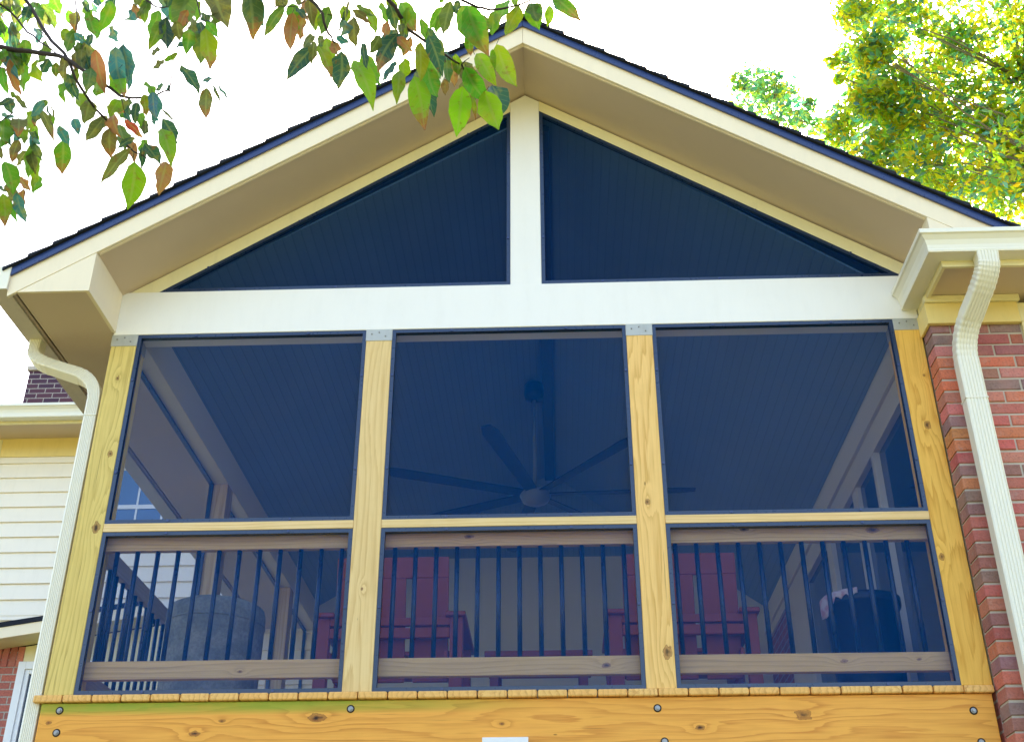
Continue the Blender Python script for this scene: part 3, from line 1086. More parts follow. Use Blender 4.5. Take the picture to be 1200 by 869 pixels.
iw('wall_frieze', M['cream_in'], .145, 5.37, 1.88, 2.055, .055)
iw('wall_frieze', M['cream_in'], .145, 5.37, 1.80, 1.875, .035)
iw('wall_brick', M['brickproc'], 4.35, 5.37, .0, 1.795, .02)
dr = iw('sliding_door', M['cream_in'], .16, 3.53, 1.70, 1.79, .05)
for (a, b, t) in ((1.10, 1.16, .05), (1.62, 1.74, .04), (2.46, 2.60, .045), (3.45, 3.53, .05), (.16, .22, .05)):
    iw('door_frame', M['cream_in'], a, b, .02, 1.699, t, dr)
for (a, b) in ((.221, 1.099), (1.161, 1.619), (1.741, 2.459), (2.601, 3.449)):
    iw('door_glass', M['glass'], a, b, .03, 1.698, .012, dr)
iw('casing', M['cream_in'], 3.54, 4.30, .0, 1.795, .045)
iw('casing', M['cream_in'], .142, .158, .0, 1.795, .03)

# ---------------------------------------------------------------- main house with siding
hs = empty('siding_house', (-3, 6, -3))
tag(hs, 'white lap-sided house behind and left of the porch', 'house')
YW = 5.4
m = MB()
ex = .162
z = 2.15
LAP = .022
zz = -3.0
while z < 4.04:
    z1 = min(z + ex, 4.04)
    # tapered lap: proud at the bottom
    for (xa, xb) in ((-7.5, -3.42), (-3.32, 10)):
        vs = [(xa, YW - LAP, z), (xb, YW - LAP, z), (xb, YW - .002, z1 + .004), (xa, YW - .002, z1 + .004), (xa, YW + .01, z), (xb, YW + .01, z)]
        m.add(vs, [(0, 1, 2, 3), (0, 4, 5, 1)])
    z += ex
z = 0.0
while z < 2.15:
    vs = [(-3.2, YW - LAP, z), (10, YW - LAP, z), (10, YW - .002, z + ex + .004), (-3.2, YW - .002, z + ex + .004), (-3.2, YW + .01, z), (10, YW + .01, z)]
    m.add(vs, [(0, 1, 2, 3), (0, 4, 5, 1)])
    z += ex
m.build('siding', M['siding'], hs, recalc=False)
m = MB().box(-7.5, 10, YW + .0, YW + .2, -3, 4.15)
m.box(-7.5, 4.39, YW + .2, YW + 8, -3, 4.15)
m.build('wall', M['siding'], hs)
MB().box(.15, 4.40, YW - .03, YW - .0155, 0, 2.66).build('porch_wall', M['siding_in'], hs)
MB().box(.15, 4.40, YW - .03, YW - .0155, 2.661, 3.6).build('porch_gable_wall', M['ceiling'], hs)
MB().box(-3.42, -3.32, YW - .03, YW + .01, 2.15, 4.04).build('corner_board', M['cream_y'], hs, bevel=.003)
MB().box(-7.5, 6, YW - .025, YW - .0155, 3.84, 4.05).build('frieze', M['yellow'], hs)
YG = YW - .45
MB().box(-7.5, 6, YG + .02, YW, 4.05, 4.065).build('eave_soffit', M['soffit'], hs)
MB().box(-7.5, 6, YG, YG + .02, 4.0, 4.17).build('fascia', M['cream_y'], hs, bevel=.003)
gutter([(-7.5, YG - .001, 4.03), (6, YG - .001, 4.03)], None, 'gutter', M['gutter'], hs, 1.15, [(0, -1, 0), (0, -1, 0)])
MB().prism([(YG - .03, 4.17), (YG + 5.5, 5.63), (YG + 5.5, 5.68), (YG - .03, 4.21)], 0, -7.5, 8).build('roof', M['shingle'], hs)
chm = MB().box(-4.05, -3.2, 7.0, 7.7, 4.3, 5.80).build('chimney', M['brickdark'], hs)
MB().box(-4.08, -3.17, 6.97, 7.73, 5.8005, 5.86).build('chimney_cap', M['mortar'], chm, bevel=.01)
# upstairs window seen through the porch
def window(x0, x1, z0, z1, yw, glass, nm='window', cols=2, rows=2, fr=.05):
    f = MB()
    f.box(x0 - fr, x0, yw - .04, yw - .015, z0 - fr, z1 + fr)
    f.box(x1, x1 + fr, yw - .04, yw - .015, z0 - fr, z1 + fr)
    f.box(x0, x1, yw - .04, yw - .015, z1, z1 + fr)
    f.box(x0, x1, yw - .04, yw - .015, z0 - fr, z0)
    o = f.build(nm, M['white'], hs, bevel=.004)
    MB().box(x0, x1, yw - .03, yw - .0245, z0, z1).build('glass', glass, o)
    mu = MB()
    for i in range(1, cols):
        xx = x0 + (x1 - x0) * i / cols
        mu.box(xx - .010, xx + .010, yw - .036, yw - .031, z0, z1)
    for i in range(1, rows):
        zz = z0 + (z1 - z0) * i / rows
        mu.box(x0, x1, yw - .038, yw - .0305, zz - .022, zz + .022)
    mu.build('muntin', M['white'], o)
    return o


window(-2.05, -1.25, 2.85, 3.66, YW, M['glass_sky'], cols=3, rows=2)
# lower storey with the sloping roof edge
YL_ = 4.75
pa = at(-60, 744, 1, YL_)
pb = at(170, 708, 1, YL_)
th = .045
m = MB()
m.prism([(pa.x - 2, pa.z - 2 * (pb.z - pa.z) / (pb.x - pa.x)), (pb.x, pb.z), (pb.x, pb.z + th), (pa.x - 2, pa.z + th - 2 * (pb.z - pa.z) / (pb.x - pa.x))], 1, YL_ - .01, YW - .02)
lr = m.build('lower_roof', M['shingle'], hs)
xl = pa.x - 2
zs_ = lambda x, d: pa.z + (x - pa.x) * (pb.z - pa.z) / (pb.x - pa.x) + d
MB().prism([(xl, zs_(xl, -.105)), (pb.x, zs_(pb.x, -.105)), (pb.x, zs_(pb.x, -.001)), (xl, zs_(xl, -.001))], 1, YL_, YL_ + .02).build('rake_fascia', M['cream'], lr, bevel=.002)
MB().prism([(xl, zs_(xl, -.10)), (pb.x, zs_(pb.x, -.10)), (pb.x, zs_(pb.x, -.09)), (xl, zs_(xl, -.09))], 1, YL_ + .0205, YL_ + .30).build('rake_soffit', M['cream_y'], lr)
YK = YL_ + .30
bxr = at(19, 800, 1, YK).x
zt = at(10, 757, 1, YK).z
MB().prism([(xl, -3), (bxr, -3), (bxr, zs_(bxr, -.13)), (xl, zs_(xl, -.13))], 1, YK, YW - .02).build('lower_wall', M['brickproc'], hs)
# soldier course of upright bricks
sd = MB()
x = xl + 1.2
while x < bxr - .02:
    c_ = random.choice(pal[:4])
    brick(sd, x, x + .06, YK - .008, YK + .02, zt - .19, zt - .005, True, c_)
    x += .07
sd.build('soldier_course', M['brick'], hs)
cr = at(44, 800, 1, YK).x
MB().prism([(bxr + .001, -3), (bxr + 1.6, -3), (bxr + 1.6, zs_(bxr + 1.6, -.11)), (bxr + .001, zs_(bxr, -.11))], 1, YK + .001, YW - .02).build('cream_casing', M['cream_y'], hs)
wxa = at(24, 780, 1, YK).x
wz = at(40, 776, 1, YK).z
f = MB()
f.box(wxa, wxa + .07, YK - .05, YK, -.6, wz)
f.box(wxa + .62, wxa + .69, YK - .05, YK, -.6, wz)
f.box(wxa + .07, wxa + .62, YK - .05, YK, wz - .07, wz)
f.box(wxa + .07, wxa + .62, YK - .05, YK, -.6, -.52)
fo = f.build('window', M['white'], hs, bevel=.004)
f = MB()
f.box(wxa + .07, wxa + .11, YK - .035, YK, -.52, wz - .07)
f.box(wxa + .58, wxa + .62, YK - .035, YK, -.52, wz - .07)
f.box(wxa + .11, wxa + .58, YK - .035, YK, wz - .11, wz - .07)
f.build('sash', M['white'], fo, bevel=.003)
MB().box(wxa + .11, wxa + .58, YK - .012, YK - .004, -.52, wz - .11).build('glass', M['glass'], fo)

# ---------------------------------------------------------------- ceiling fan
FX, FY, FZ = 2.262, 3.27, 2.40
fan = empty('ceiling_fan', (FX, FY, FZ))
tag(fan, 'large dark seven-bladed ceiling fan on a long rod under the porch ceiling', 'fan')
fan['_local'] = 1
MB().lathe([(.0, -.085), (.06, -.08), (.105, -.055), (.125, -.01), (.12, .03), (.08, .055), (.03, .07)], seg=28).build('motor', M['fanhub'], fan, smooth=True)
MB().tube([(0, 0, .07), (0, 0, .90)], .016, 12).build('downrod', M['fanhub'], fan, smooth=True)
MB().lathe([(.03, .86), (.075, .875), (.085, .92), (.08, 1.0), (.05, 1.03)], seg=24).build('canopy', M['fan'], fan, smooth=True)
for k in range(7):
    a = math.radians(-2 - 51.4 * k)
    m = MB()
    n = 10
    vs = []
    for i in range(n + 1):
        t = i / n
        r = .08 + t * 1.2
        w = .075 + .035 * t - (.05 * max(0, (t - .93) / .07))
        tw = math.radians(12) * (1 - .5 * t)
        for sx in (-1, 1):
            for dz in (0, .008):
                yy = sx * w * math.cos(tw) * .6
                vs.append((r * math.cos(a) - yy * math.sin(a), r * math.sin(a) + yy * math.cos(a), .0 + sx * w * math.sin(tw) * .6 + dz))
    fs = []
    for i in range(n):
        o_ = i * 4
        p = o_ + 4
        fs += [(o_, o_ + 2, p + 2, p), (o_ + 1, p + 1, p + 3, o_ + 3), (o_, p, p + 1, o_ + 1), (o_ + 2, o_ + 3, p + 3, p + 2)]
    fs += [(0, 1, 3, 2), (n * 4, n * 4 + 2, n * 4 + 3, n * 4 + 1)]
    m.add(vs, fs)
    m.build('blade', M['fan'], fan)


# ---------------------------------------------------------------- chairs
def make_chair():
    r = empty('porch_chair', (0, 0, 0))
    r['_local'] = 1
    red = M['red']
    bv = dict(bevel=.004)
    for sx in (-1, 1):
        MB().box(sx * .36 - .035, sx * .36 + .035, 0, .06, 0, .578).build('leg', red, r, **bv)
        MB().box(sx * .36 - .035, sx * .36 + .035, .60, .66, 0, .578).build('leg', red, r, **bv)
        MB().box(sx * .355 - .055, sx * .355 + .055, -.03, .74, .579, .604).build('armrest', red, r, bevel=.006)
        MB().box(sx * .315 - .02, sx * .315 + .001, .02, .64, .30, .40).build('seat_rail', red, r, **bv)
    MB().box(-.324, .324, .0, .03, .535, .578).build('rear_brace', red, r, **bv)
    MB().box(-.324, .324, .0, .03, .468, .522).build('rear_brace', red, r, **bv)
    for k in range(5):
        MB().box(-.324, .324, .10 + k * .112, .20 + k * .112, .401, .423).build('seat_slat', red, r, **bv)
    # backrest leaning to the rear
    def lean(z):
        return .10 - (z - .42) * .16

    def slat(x0, x1, z0, z1, nm):
        vs = []
        for z in (z0, z1):
            y = lean(z)
            vs += [(x0, y - .011, z), (x1, y - .011, z), (x1, y + .011, z), (x0, y + .011, z)]
        MB().add(vs, [(0, 1, 2, 3), (7, 6, 5, 4), (0, 4, 5, 1), (1, 5, 6, 2), (2, 6, 7, 3), (3, 7, 4, 0)]).build(nm, red, r, **bv)
    slat(-.31, .31, .81, .925, 'top_board')
    for a, b in ((-.31, -.235), (-.185, -.075), (-.03, .03), (.075, .185), (.235, .31)):
        pass
    for a, b in ((-.31, -.12), (-.075, .075), (.12, .31)):
        slat(a, b, .26, .809, 'back_slat')
    return r


def copy_tree(o, parent=None):
    c = o.copy()
    COL.objects.link(c)
    c.parent = parent
    for chd in [q for q in bpy.data.objects if q.parent == o]:
        copy_tree(chd, c)
    return c


ch1 = make_chair()
ch1.location = (1.512, .70, 0)
tag(ch1, 'red slatted armchair seen from behind, left one, hidden partly by the second post', 'chair', 'red armchairs on the porch')
ch2 = copy_tree(ch1)
ch2.location = (3.085, .70, 0)
ch2['label'] = 'red slatted armchair seen from behind, right one, standing behind the third post nearer the bin'

tb = empty('side_table', (2.3, 1.42, 0))
tag(tb, 'low red table between the two red armchairs', 'table')
tb['_local'] = 1
MB().box(-.32, .32, 0, .5, .565, .60).build('tabletop', M['red'], tb, bevel=.004)
MB().box(-.30, .30, .02, .04, .50, .564).build('apron', M['red'], tb, bevel=.003)
for sx in (-.29, .24):
    for sy in (.01, .44):
        MB().box(sx, sx + .05, sy + .031, sy + .08, 0, .564 if sy > .1 else .499).build('leg', M['red'], tb, bevel=.003)

# bin with a cloth over its rim
bn = empty('trash_bin', (4.04, .72, 0))
tag(bn, 'round black bin with a pink and white cloth over its rim, by the glass door', 'bin')
bn['_local'] = 1
MB().lathe([(.165, 0), (.17, .02), (.192, .58), (.205, .585), (.21, .60), (.21, .635), (.198, .64), (.19, .62), (.165, .06)], seg=36).build('body', M['bin'], bn, smooth=True)
cm = MB()
vs = []
na, nr_ = 18, 6
for i in range(na + 1):
    a = math.radians(182 + i * 72 / na)
    hang = .04 + .085 * math.exp(-((i - 3) / 4.0) ** 2) + .012 * math.sin(i * 1.7)
    for j in range(nr_ + 1):
        t = j / nr_
        if t < .4:
            rr = .15 + (t / .4) * .066
            zz = .650 - .002 * math.sin(i * 1.3) + .004 * (t / .4)
        else:
            rr = .2175 + .004 * math.sin(i * 2.1)
            zz = .652 - hang * ((t - .4) / .6)
        vs.append((rr * math.cos(a), rr * math.sin(a), zz))
fs = []
for i in range(na):
    for j in range(nr_):
        k = i * (nr_ + 1) + j
        fs.append((k, k + 1, k + nr_ + 2, k + nr_ + 1))
cm.add(vs, fs)
o_ = cm.build('cloth', M['cloth'], bn, smooth=True)
sm = o_.modifiers.new('solid', 'SOLIDIFY')
sm.thickness = .004

dm = empty('round_drum', (.50, .92, 0))
tag(dm, 'tall round drum in mottled grey cover standing in the left corner behind the railing', 'drum')
dm['_local'] = 1
pf = [(.255, 0), (.262, .05), (.27, .5), (.272, .66), (.262, .70), (.22, .722), (.10, .735), (.02, .738)]
MB().lathe(pf, seg=40).build('cover', M['mottled'], dm, smooth=True)
MB().lathe([(.2735, .60), (.2755, .606), (.2735, .612)], seg=40).build('seam', M['mottled'], dm, smooth=True)

ub = empty('wall_box', (2.168, 0, -.27))
tag(ub, 'small white box fixed at the bottom centre of the orange rim board', 'box')
ub['_local'] = 1
MB().box(-.098, .098, -.04, -.0005, -.05, .045).build('body', M['white'], ub, bevel=.004)
MB().box(-.104, .104, -.046, -.0405, -.056, .051).build('cover_plate', M['white'], ub, bevel=.003)


# ---------------------------------------------------------------- dogwood branches
TC = {'g': (.11, .29, .02), 'y': (.20, .33, .012), 'Y': (.22, .44, .015), 'o': (.10, .18, .035), 'm': (.13, .145, .05), 'd': (.03, .10, .07), 't': (.05, .19, .22), 'r': (.42, .05, .05), 'b': (.32, .15, .06)}
leaves = """44 6 61 32 12 m;62 -6 72 16 15 g;88 13 89 38 13 m;97 0 107 18 8 d;104 14 112 47 16 g;129 0 118 40 17 g;113 -6 116 9 9 t;1 24 4 52 13 g;12 24 15 60 10 t;17 30 20 56 9 m;33 6 27 27 12 d;19 3 20 18 8 m;6 -6 11 12 12 m;-2 8 3 22 8 d;2 57 6 76 11 g;13 70 24 114 12 b;2 80 11 111 11 g;14 114 -2 125 8 d;21 112 32 129 7 m;52 119 35 136 12 t;56 123 61 150 3 d;77 67 75 94 12 m;88 38 76 62 14 o;86 40 101 52 9 t;102 54 101 85 9 r;96 58 98 84 12 m;115 58 122 112 17 b;108 80 99 110 17 o;88 60 88 84 10 m;103 116 100 146 19 m;139 116 129 138 14 y;
47 127 62 166 11 m;43 130 40 148 10 d;71 148 80 172 13 t;72 164 73 205 21 g;37 157 49 173 6 t;38 167 35 209 20 g;20 138 22 160 19 m;0 146 12 172 14 d;22 164 15 192 13 m;4 189 16 228 21 g;-1 170 2 188 8 m;1 226 6 266 17 y;9 230 18 263 8 g;21 226 31 262 14 t;-3 218 8 224 5 t;2 133 18 136 6 t;
122 139 99 164 16 m;130 150 130 186 19 m;160 162 137 175 8 d;155 176 116 214 15 m;156 189 150 246 27 y;165 172 167 198 9 d;170 168 187 193 16 d;186 150 203 195 20 y;193 188 188 230 20 b;144 141 168 163 10 r;138 55 146 115 20 t;140 80 147 116 15 y;144 132 155 143 6 t;160 120 160 147 11 d;168 110 174 137 11 y;178 108 184 139 12 t;171 141 169 160 9 m;184 106 191 96 6 t;213 77 232 112 15 d;193 71 178 82 7 m;208 62 190 71 7 g;188 125 206 146 3 d;
172 3 171 29 13 g;170 8 159 22 6 m;188 24 176 61 16 g;196 22 194 58 18 d;218 -15 212 42 30 o;220 33 219 64 16 g;240 33 246 82 21 y;242 25 255 46 12 g;250 -20 266 34 30 m;242 103 243 140 16 m;237 95 250 92 6 t;250 98 258 123 4 d;186 -4 196 9 7 t;165 -6 157 8 10 m;
287 -12 299 48 27 o;334 9 309 44 14 o;343 15 342 60 17 b;347 9 361 27 8 d;334 -6 323 10 10 m;350 -8 352 8 10 m;362 -4 368 32 14 m;387 8 377 42 17 o;404 12 395 40 4 d;368 50 338 96 19 d;368 48 364 76 11 m;366 40 357 58 10 m;374 52 386 94 14 y;398 60 396 105 24 d;391 48 394 66 13 b;394 42 410 50 9 t;
414 70 436 130 24 Y;412 20 418 56 16 m;412 12 434 29 10 m;424 50 432 82 9 d;466 41 442 85 22 d;446 42 432 62 14 o;455 27 449 44 12 b;455 4 464 38 14 d;468 3 490 38 20 g;470 28 472 42 10 m;464 44 484 62 11 b;464 73 448 97 8 t;467 82 464 122 17 y;494 50 490 96 18 y;482 90 500 152 27 Y;500 80 514 114 22 g;500 42 519 90 20 d;530 2 519 42 17 o;
548 6 574 66 30 g;578 12 578 42 16 g;549 38 553 66 12 g;582 52 607 102 24 Y;556 64 584 100 20 Y;578 58 580 82 8 Y;531 72 534 102 14 b;524 70 527 98 12 o;520 92 523 112 10 b;546 78 572 122 24 g;545 102 532 160 28 Y;553 110 556 141 7 y;570 106 584 153 30 Y;608 5 594 43 18 y;623 4 632 36 22 g;643 6 642 32 12 Y;650 -8 680 28 18 g;600 -8 606 6 12 y;537 0 534 18 9 d"""
LV = []
for tkn in leaves.replace('\n', '').split(';'):
    q = tkn.split()
    if len(q) == 6:
        LV.append(tuple(float(v) for v in q[:5]) + (q[5],))


def depth_of(x, y):
    # gentle waviness so that the sprays lie in a believable slab of space
    return 3.45 + .22 * math.sin(x * .013 + 1) + .18 * math.cos(y * .03 + x * .006)


def leaf(m, B, T, width, col, bend, view, curl):
    """a pointed oval blade with a folded midrib"""
    ax = T - B
    L = ax.length
    ax = ax / L
    sd = ax.cross(view).normalized()
    nr = sd.cross(ax).normalized()
    # turn the blade a little about its axis
    ang = curl
    s2_ = sd * math.cos(ang) + nr * math.sin(ang)
    n2 = nr * math.cos(ang) - sd * math.sin(ang)
    k0 = len(m.v)
    nl = 9
    wv = random.uniform(0, 6)
    for i in range(nl + 1):
        t = i / nl
        wt = math.sin(math.pi * min(1, t ** .82 * 1.0)) ** .85 * (1 - .15 * t)
        if t > .86:
            wt *= .8
        wt = max(wt, .02 if i else .01)
        c = B + ax * (L * t) + n2 * (bend * L * math.sin(math.pi * t)) + s2_ * (.05 * L * math.sin(2.6 * t + wv))
        hw = width / 2 * wt / max(.35, math.cos(ang))
        rip = .006 * math.sin(t * 14 + wv)
        for u in (-1, -.5, 0, .5, 1):
            e = hw * u * (1 + random.uniform(-.07, .07) * (abs(u) == 1))
            m.v.append(tuple(c + s2_ * e + n2 * (-abs(u) * hw * .35 + rip * abs(u))))
            m.uv.append((u * .5, t))
    for i in range(nl):
        for k in range(4):
            a = k0 + i * 5 + k
            m.f.append((a, a + 1, a + 6, a + 5))
            tt = (i + .5) / nl
            cc = col(tt)
            m.c.append(cc)
    m.usecol = True


dog = empty('dogwood_tree', tuple(Vector((-1.75, -3.0, -3))))
tag(dog, 'leafy branches with drooping green and browning leaves hanging over the upper left roof', 'tree')
lm = MB()
for (bx, by, tx, ty, wd, cc) in LV:
    d0 = depth_of(bx, by) + random.uniform(-.06, .06)
    B = dep(bx, by, d0)
    T = dep(tx, ty, d0 + random.uniform(-.04, .02))
    base = TC[cc]
    j = [random.uniform(.8, 1.2) for _ in range(3)]
    tip = random.random()

    def colf(t, base=base, j=j, tip=tip, cc=cc):
        c = [base[i] * j[i] for i in range(3)]
        if tip > .84:
            k = max(0, min(1, (t - .55) / .35 + random.uniform(-.25, .25)))
            c = [c[i] * (1 - k) + (.30, .12, .05)[i] * k for i in range(3)]
        return tuple(c)
    vd = ((B + T) / 2 - CP).normalized()
    leaf(lm, B, T, wd / F * d0 * 1.03, colf, random.uniform(-.12, .12), vd, random.uniform(-.45, .45))
fill = random.Random(21)
for (bx, by, tx, ty, wd, cc) in LV:
    for _r in range(2 if (by < 60 and bx < 300) else 1):
      if fill.random() < .7 and by < 160:
        ox, oy = fill.uniform(-14, 14), fill.uniform(-16, 6)
        d0 = depth_of(bx, by) + fill.uniform(.02, .12)
        sc_l = fill.uniform(.6, .9)
        B = dep(bx + ox, by + oy, d0)
        T = dep(bx + ox + (tx - bx) * sc_l + fill.uniform(-8, 8), by + oy + (ty - by) * sc_l, d0 + fill.uniform(-.05, .03))
        base = TC[fill.choice('ggodmoyt')]
        leaf(lm, B, T, wd * .9 / F * d0, (lambda t, b=base: b), fill.uniform(-.12, .12), (B - CP).normalized(), fill.uniform(-.8, .8))
for (xa, ya, xb, yb, n_) in ((0, 0, 60, 75, 20), (60, 30, 130, 100, 12), (150, -10, 270, 25, 10), (340, -5, 460, 30, 7), (460, 0, 560, 50, 8), (0, 100, 45, 230, 18), (120, 90, 190, 170, 8)):
    for _k in range(n_):
        bx, by = fill.uniform(xa, xb), fill.uniform(ya, yb)
        d0 = depth_of(bx, by) + fill.uniform(.0, .2)
        B = dep(bx, by, d0)
        T = dep(bx + fill.uniform(-12, 12), by + fill.uniform(18, 34), d0 + fill.uniform(-.05, .03))
        base = TC[fill.choice('ggodmoytdb')]
        leaf(lm, B, T, fill.uniform(.026, .04), (lambda t, b=base: b), fill.uniform(-.14, .14), (B - CP).normalized(), fill.uniform(-1.0, 1.0))
# further leaves above and left of the frame so the spray carries on outside it
for k in range(170):
    if random.random() < .6:
        bx, by = random.uniform(-260, 620), random.uniform(-150, -50)
    else:
        bx, by = random.uniform(-260, -35), random.uniform(-50, 260)
    d0 = depth_of(bx, by) + random.uniform(-.3, .3)
    B = dep(bx, by, d0)
    T = B + Vector((random.uniform(-.04, .04), random.uniform(-.04, .04), -random.uniform(.07, .11)))
    base = TC[random.choice('ggyodmmt')]
    leaf(lm, B, T, random.uniform(.035, .055), (lambda t, b=base: b), random.uniform(-.12, .12), (B - CP).normalized(), random.uniform(-.6, .6))
lm.build('leaves', M['leaf'], dog, smooth=True, recalc=False)

brs = [
    ([(-230, 20), (-60, 45), (0, 55), (33, 60), (68, 65), (80, 70), (92, 79), (115, 95), (140, 112), (155, 115), (184, 111), (197, 106)], .0085, .002),
    ([(197, 106), (201, 90), (204, 75)], .002, .001),
    ([(-40, -110), (28, -3), (50, 33), (75, 62), (87, 90), (103, 115), (122, 138), (140, 160), (157, 178), (175, 188)], .006, .0018),
    ([(-60, -60), (0, 5), (20, 22), (32, 38), (46, 49), (65, 62)], .004, .002),
    ([(46, 49), (50, 39), (53, 33)], .0016, .001),
    ([(50, 39), (41, 29)], .0012, .0008),
    ([(20, 22), (33, 12), (41, 3)], .0018, .001),
    ([(85, -80), (88, 0), (90, 35)], .003, .0012),
    ([(150, -90), (168, -2), (182, 8), (196, 8)], .004, .0015),
    ([(-160, 120), (0, 143), (30, 146)], .005, .0015),
    ([(0, 143), (18, 130), (20, 121)], .0016, .001),
    ([(8, 150), (22, 162), (35, 163)], .0014, .0008),
    ([(330, -90), (364, 0), (378, 16), (384, 38), (390, 48), (403, 60)], .005, .0016),
    ([(385, 40), (376, 50), (372, 50)], .0014, .0008),
    ([(384, 17), (393, 17), (400, 22)], .0012, .0008),
    ([(380, -60), (400, -4), (404, 12)], .0016, .001),
    ([(420, -60), (455, 0), (468, 18), (480, 36), (500, 50), (527, 68), (541, 76), (552, 95)], .0065, .0022),
    ([(482, 42), (468, 58), (467, 80)], .0018, .001),
    ([(541, 76), (550, 68)], .0016, .001),
    ([(541, 80), (536, 92), (534, 100)], .0014, .0008),
    ([(500, -70), (530, -5), (560, 9), (575, 12), (600, 8), (622, 0), (660, -30)], .0045, .002),
    ([(197, 106), (215, 108), (230, 108), (238, 100)], .0014, .0008),
    ([(197, 108), (195, 118), (196, 126)], .0012, .0015),
    ([(188, 116), (190, 128), (205, 146)], .0012, .0008),
    ([(300, -70), (320, 8), (345, 8), (360, 0)], .0016, .001),
    ([(204, 75), (202, 60), (200, 50)], .0012, .0008),
    ([(220, -60), (236, 24), (242, 25)], .002, .001),
    ([(157, 178), (155, 188)], .0012, .0008),
    ([(140, 112), (145, 128), (150, 140)], .0012, .0008),
]
bmh = MB()
LIMB = [(-430, -40), (-230, -20), (-100, -70), (60, -110), (220, -115), (380, -100), (520, -95), (640, -100)]


def P3(p, extra=0):
    return dep(p[0], p[1], depth_of(*p) + extra)


for pts, r0, r1 in brs:
    P = [P3(p, .01) for p in pts]
    # subdivide with slight wobble
    Q = []
    for i in range(len(P) - 1):
        for t in (0, .5):
            q = P[i].lerp(P[i + 1], t)
            if 0 < t:
                q += Vector((random.uniform(-1, 1), random.uniform(-1, 1), random.uniform(-1, 1))) * .004
            Q.append(q)
    Q.append(P[-1])
    rr = [1.1 * (r0 + (r1 - r0) * i / (len(Q) - 1)) for i in range(len(Q))]
    bmh.tube(Q, rr, 7)
    # tie the outer end to the limb
    if pts[0][1] < -40 or pts[0][0] < -60:
        best = min(LIMB, key=lambda l: (l[0] - pts[0][0]) ** 2 + (l[1] - pts[0][1]) ** 2)
        bmh.tube([P3(best, .05), P3(pts[0], .01)], [r0 * 1.3, r0], 7)
# petioles
for (bx, by, tx, ty, wd, cc) in LV:
    if wd > 9:
        B = dep(bx, by, depth_of(bx, by))
        d = Vector((random.uniform(-.012, .012), 0, random.uniform(.012, .028)))
        bmh.tube([B + d, B + d * .5, B], .0009, 4)
LP = [P3(p, .05) for p in LIMB]


def catmull(ps, n=6):
    q = []
    for i in range(len(ps) - 1):
        p0, p1, p2, p3 = ps[max(i - 1, 0)], ps[i], ps[i + 1], ps[min(i + 2, len(ps) - 1)]
        for k in range(n):
            t = k / n
            q.append(.5 * ((2 * p1) + (p2 - p0) * t + (2 * p0 - 5 * p1 + 4 * p2 - p3) * t * t + (3 * p1 - p0 - 3 * p2 + p3) * t ** 3))
    q.append(ps[-1])
    return q


LQ = catmull(LP)
bmh.tube(LQ, [.05 * (1 - i / (len(LQ) - 1)) ** 1.1 + .007 for i in range(len(LQ))], 9)
bmh.build('branches', M['twig'], dog, smooth=True)
tr = MB()
tb0 = Vector((-1.75, -3.0, -3))
top = LP[0]
tq = catmull([tb0, tb0 + Vector((.03, .02, 1.0)), tb0 + Vector((-.02, .05, 2.4)), tb0.lerp(top, .85) + Vector((-.1, 0, .25)), top])
tr.tube(tq, [.13 - .078 * i / (len(tq) - 1) for i in range(len(tq))], 12)
tr.build('trunk', M['bark'], dog, smooth=True)


# ---------------------------------------------------------------- trees beyond
def leafblob(m, c, r, n, size, pal_, squash=.8):
    for _ in range(n):
        while True:
            v = Vector((random.uniform(-1, 1), random.uniform(-1, 1), random.uniform(-1, 1)))
            if v.length < 1:
                break
        v = v * (r * (.55 + .45 * random.random()))
        p = c + Vector((v.x, v.y, v.z * squash))
        a = Vector((random.uniform(-1, 1), random.uniform(-1, 1), random.uniform(-.9, .5))).normalized()
        b = a.cross(Vector((random.uniform(-1, 1), random.uniform(-1, 1), random.uniform(-1, 1)))).normalized()
        s = size * random.uniform(.6, 1.35)
        w = s * random.uniform(.35, .55)
        nn = a.cross(b) * (s * .12)
        col = random.choice(pal_)
        col = tuple(x * random.uniform(.75, 1.25) for x in col)
        k = len(m.v)
        m.v += [tuple(p - a * s * .5), tuple(p + b * w * .5 + nn), tuple(p + a * s * .5), tuple(p - b * w * .5 + nn)]
        m.f += [(k, k + 1, k + 2), (k, k + 2, k + 3)]
        m.c += [col, col]
    m.usecol = True


def bgtree(label, base, spread, clusters, leafsize, pal_, trunk_r, hubs):
    r = empty('broadleaf_tree', tuple(base))
    tag(r, label, 'tree')
    lf = MB()
    br = MB()
    top = hubs[-1]
    # trunk through the hubs
    tk = MB()
    pts = [base] + hubs
    tk.tube(pts, [trunk_r * (1 - .75 * i / (len(pts) - 1)) for i in range(len(pts))], 10)
    tk.build('trunk', M['bark'], r, smooth=True)
    for (c, rad, n) in clusters:
        leafblob(lf, c, rad, n, leafsize, pal_)
        h = min(hubs, key=lambda q: (q - c).length + max(0, q.z - c.z + .5) * 2)
        mid_ = h.lerp(c, .5) + Vector((random.uniform(-.3, .3), random.uniform(-.3, .3), random.uniform(-.1, .4))) * (c - h).length * .3
        br.tube([h, mid_, c], [trunk_r * .16, trunk_r * .1, trunk_r * .03], 6)
        for _ in range(4):
            e = c + Vector((random.uniform(-1, 1), random.uniform(-1, 1), random.uniform(-.6, .8))) * rad * .8
            br.tube([mid_.lerp(c, .6), c.lerp(e, .5) + Vector((0, 0, .1 * rad)), e], [trunk_r * .07, trunk_r * .04, trunk_r * .015], 5)
    br.build('branches', M['bark'], r, smooth=True)
    lf.build('leaves', M['oakleaf'], r, recalc=False)
    return r


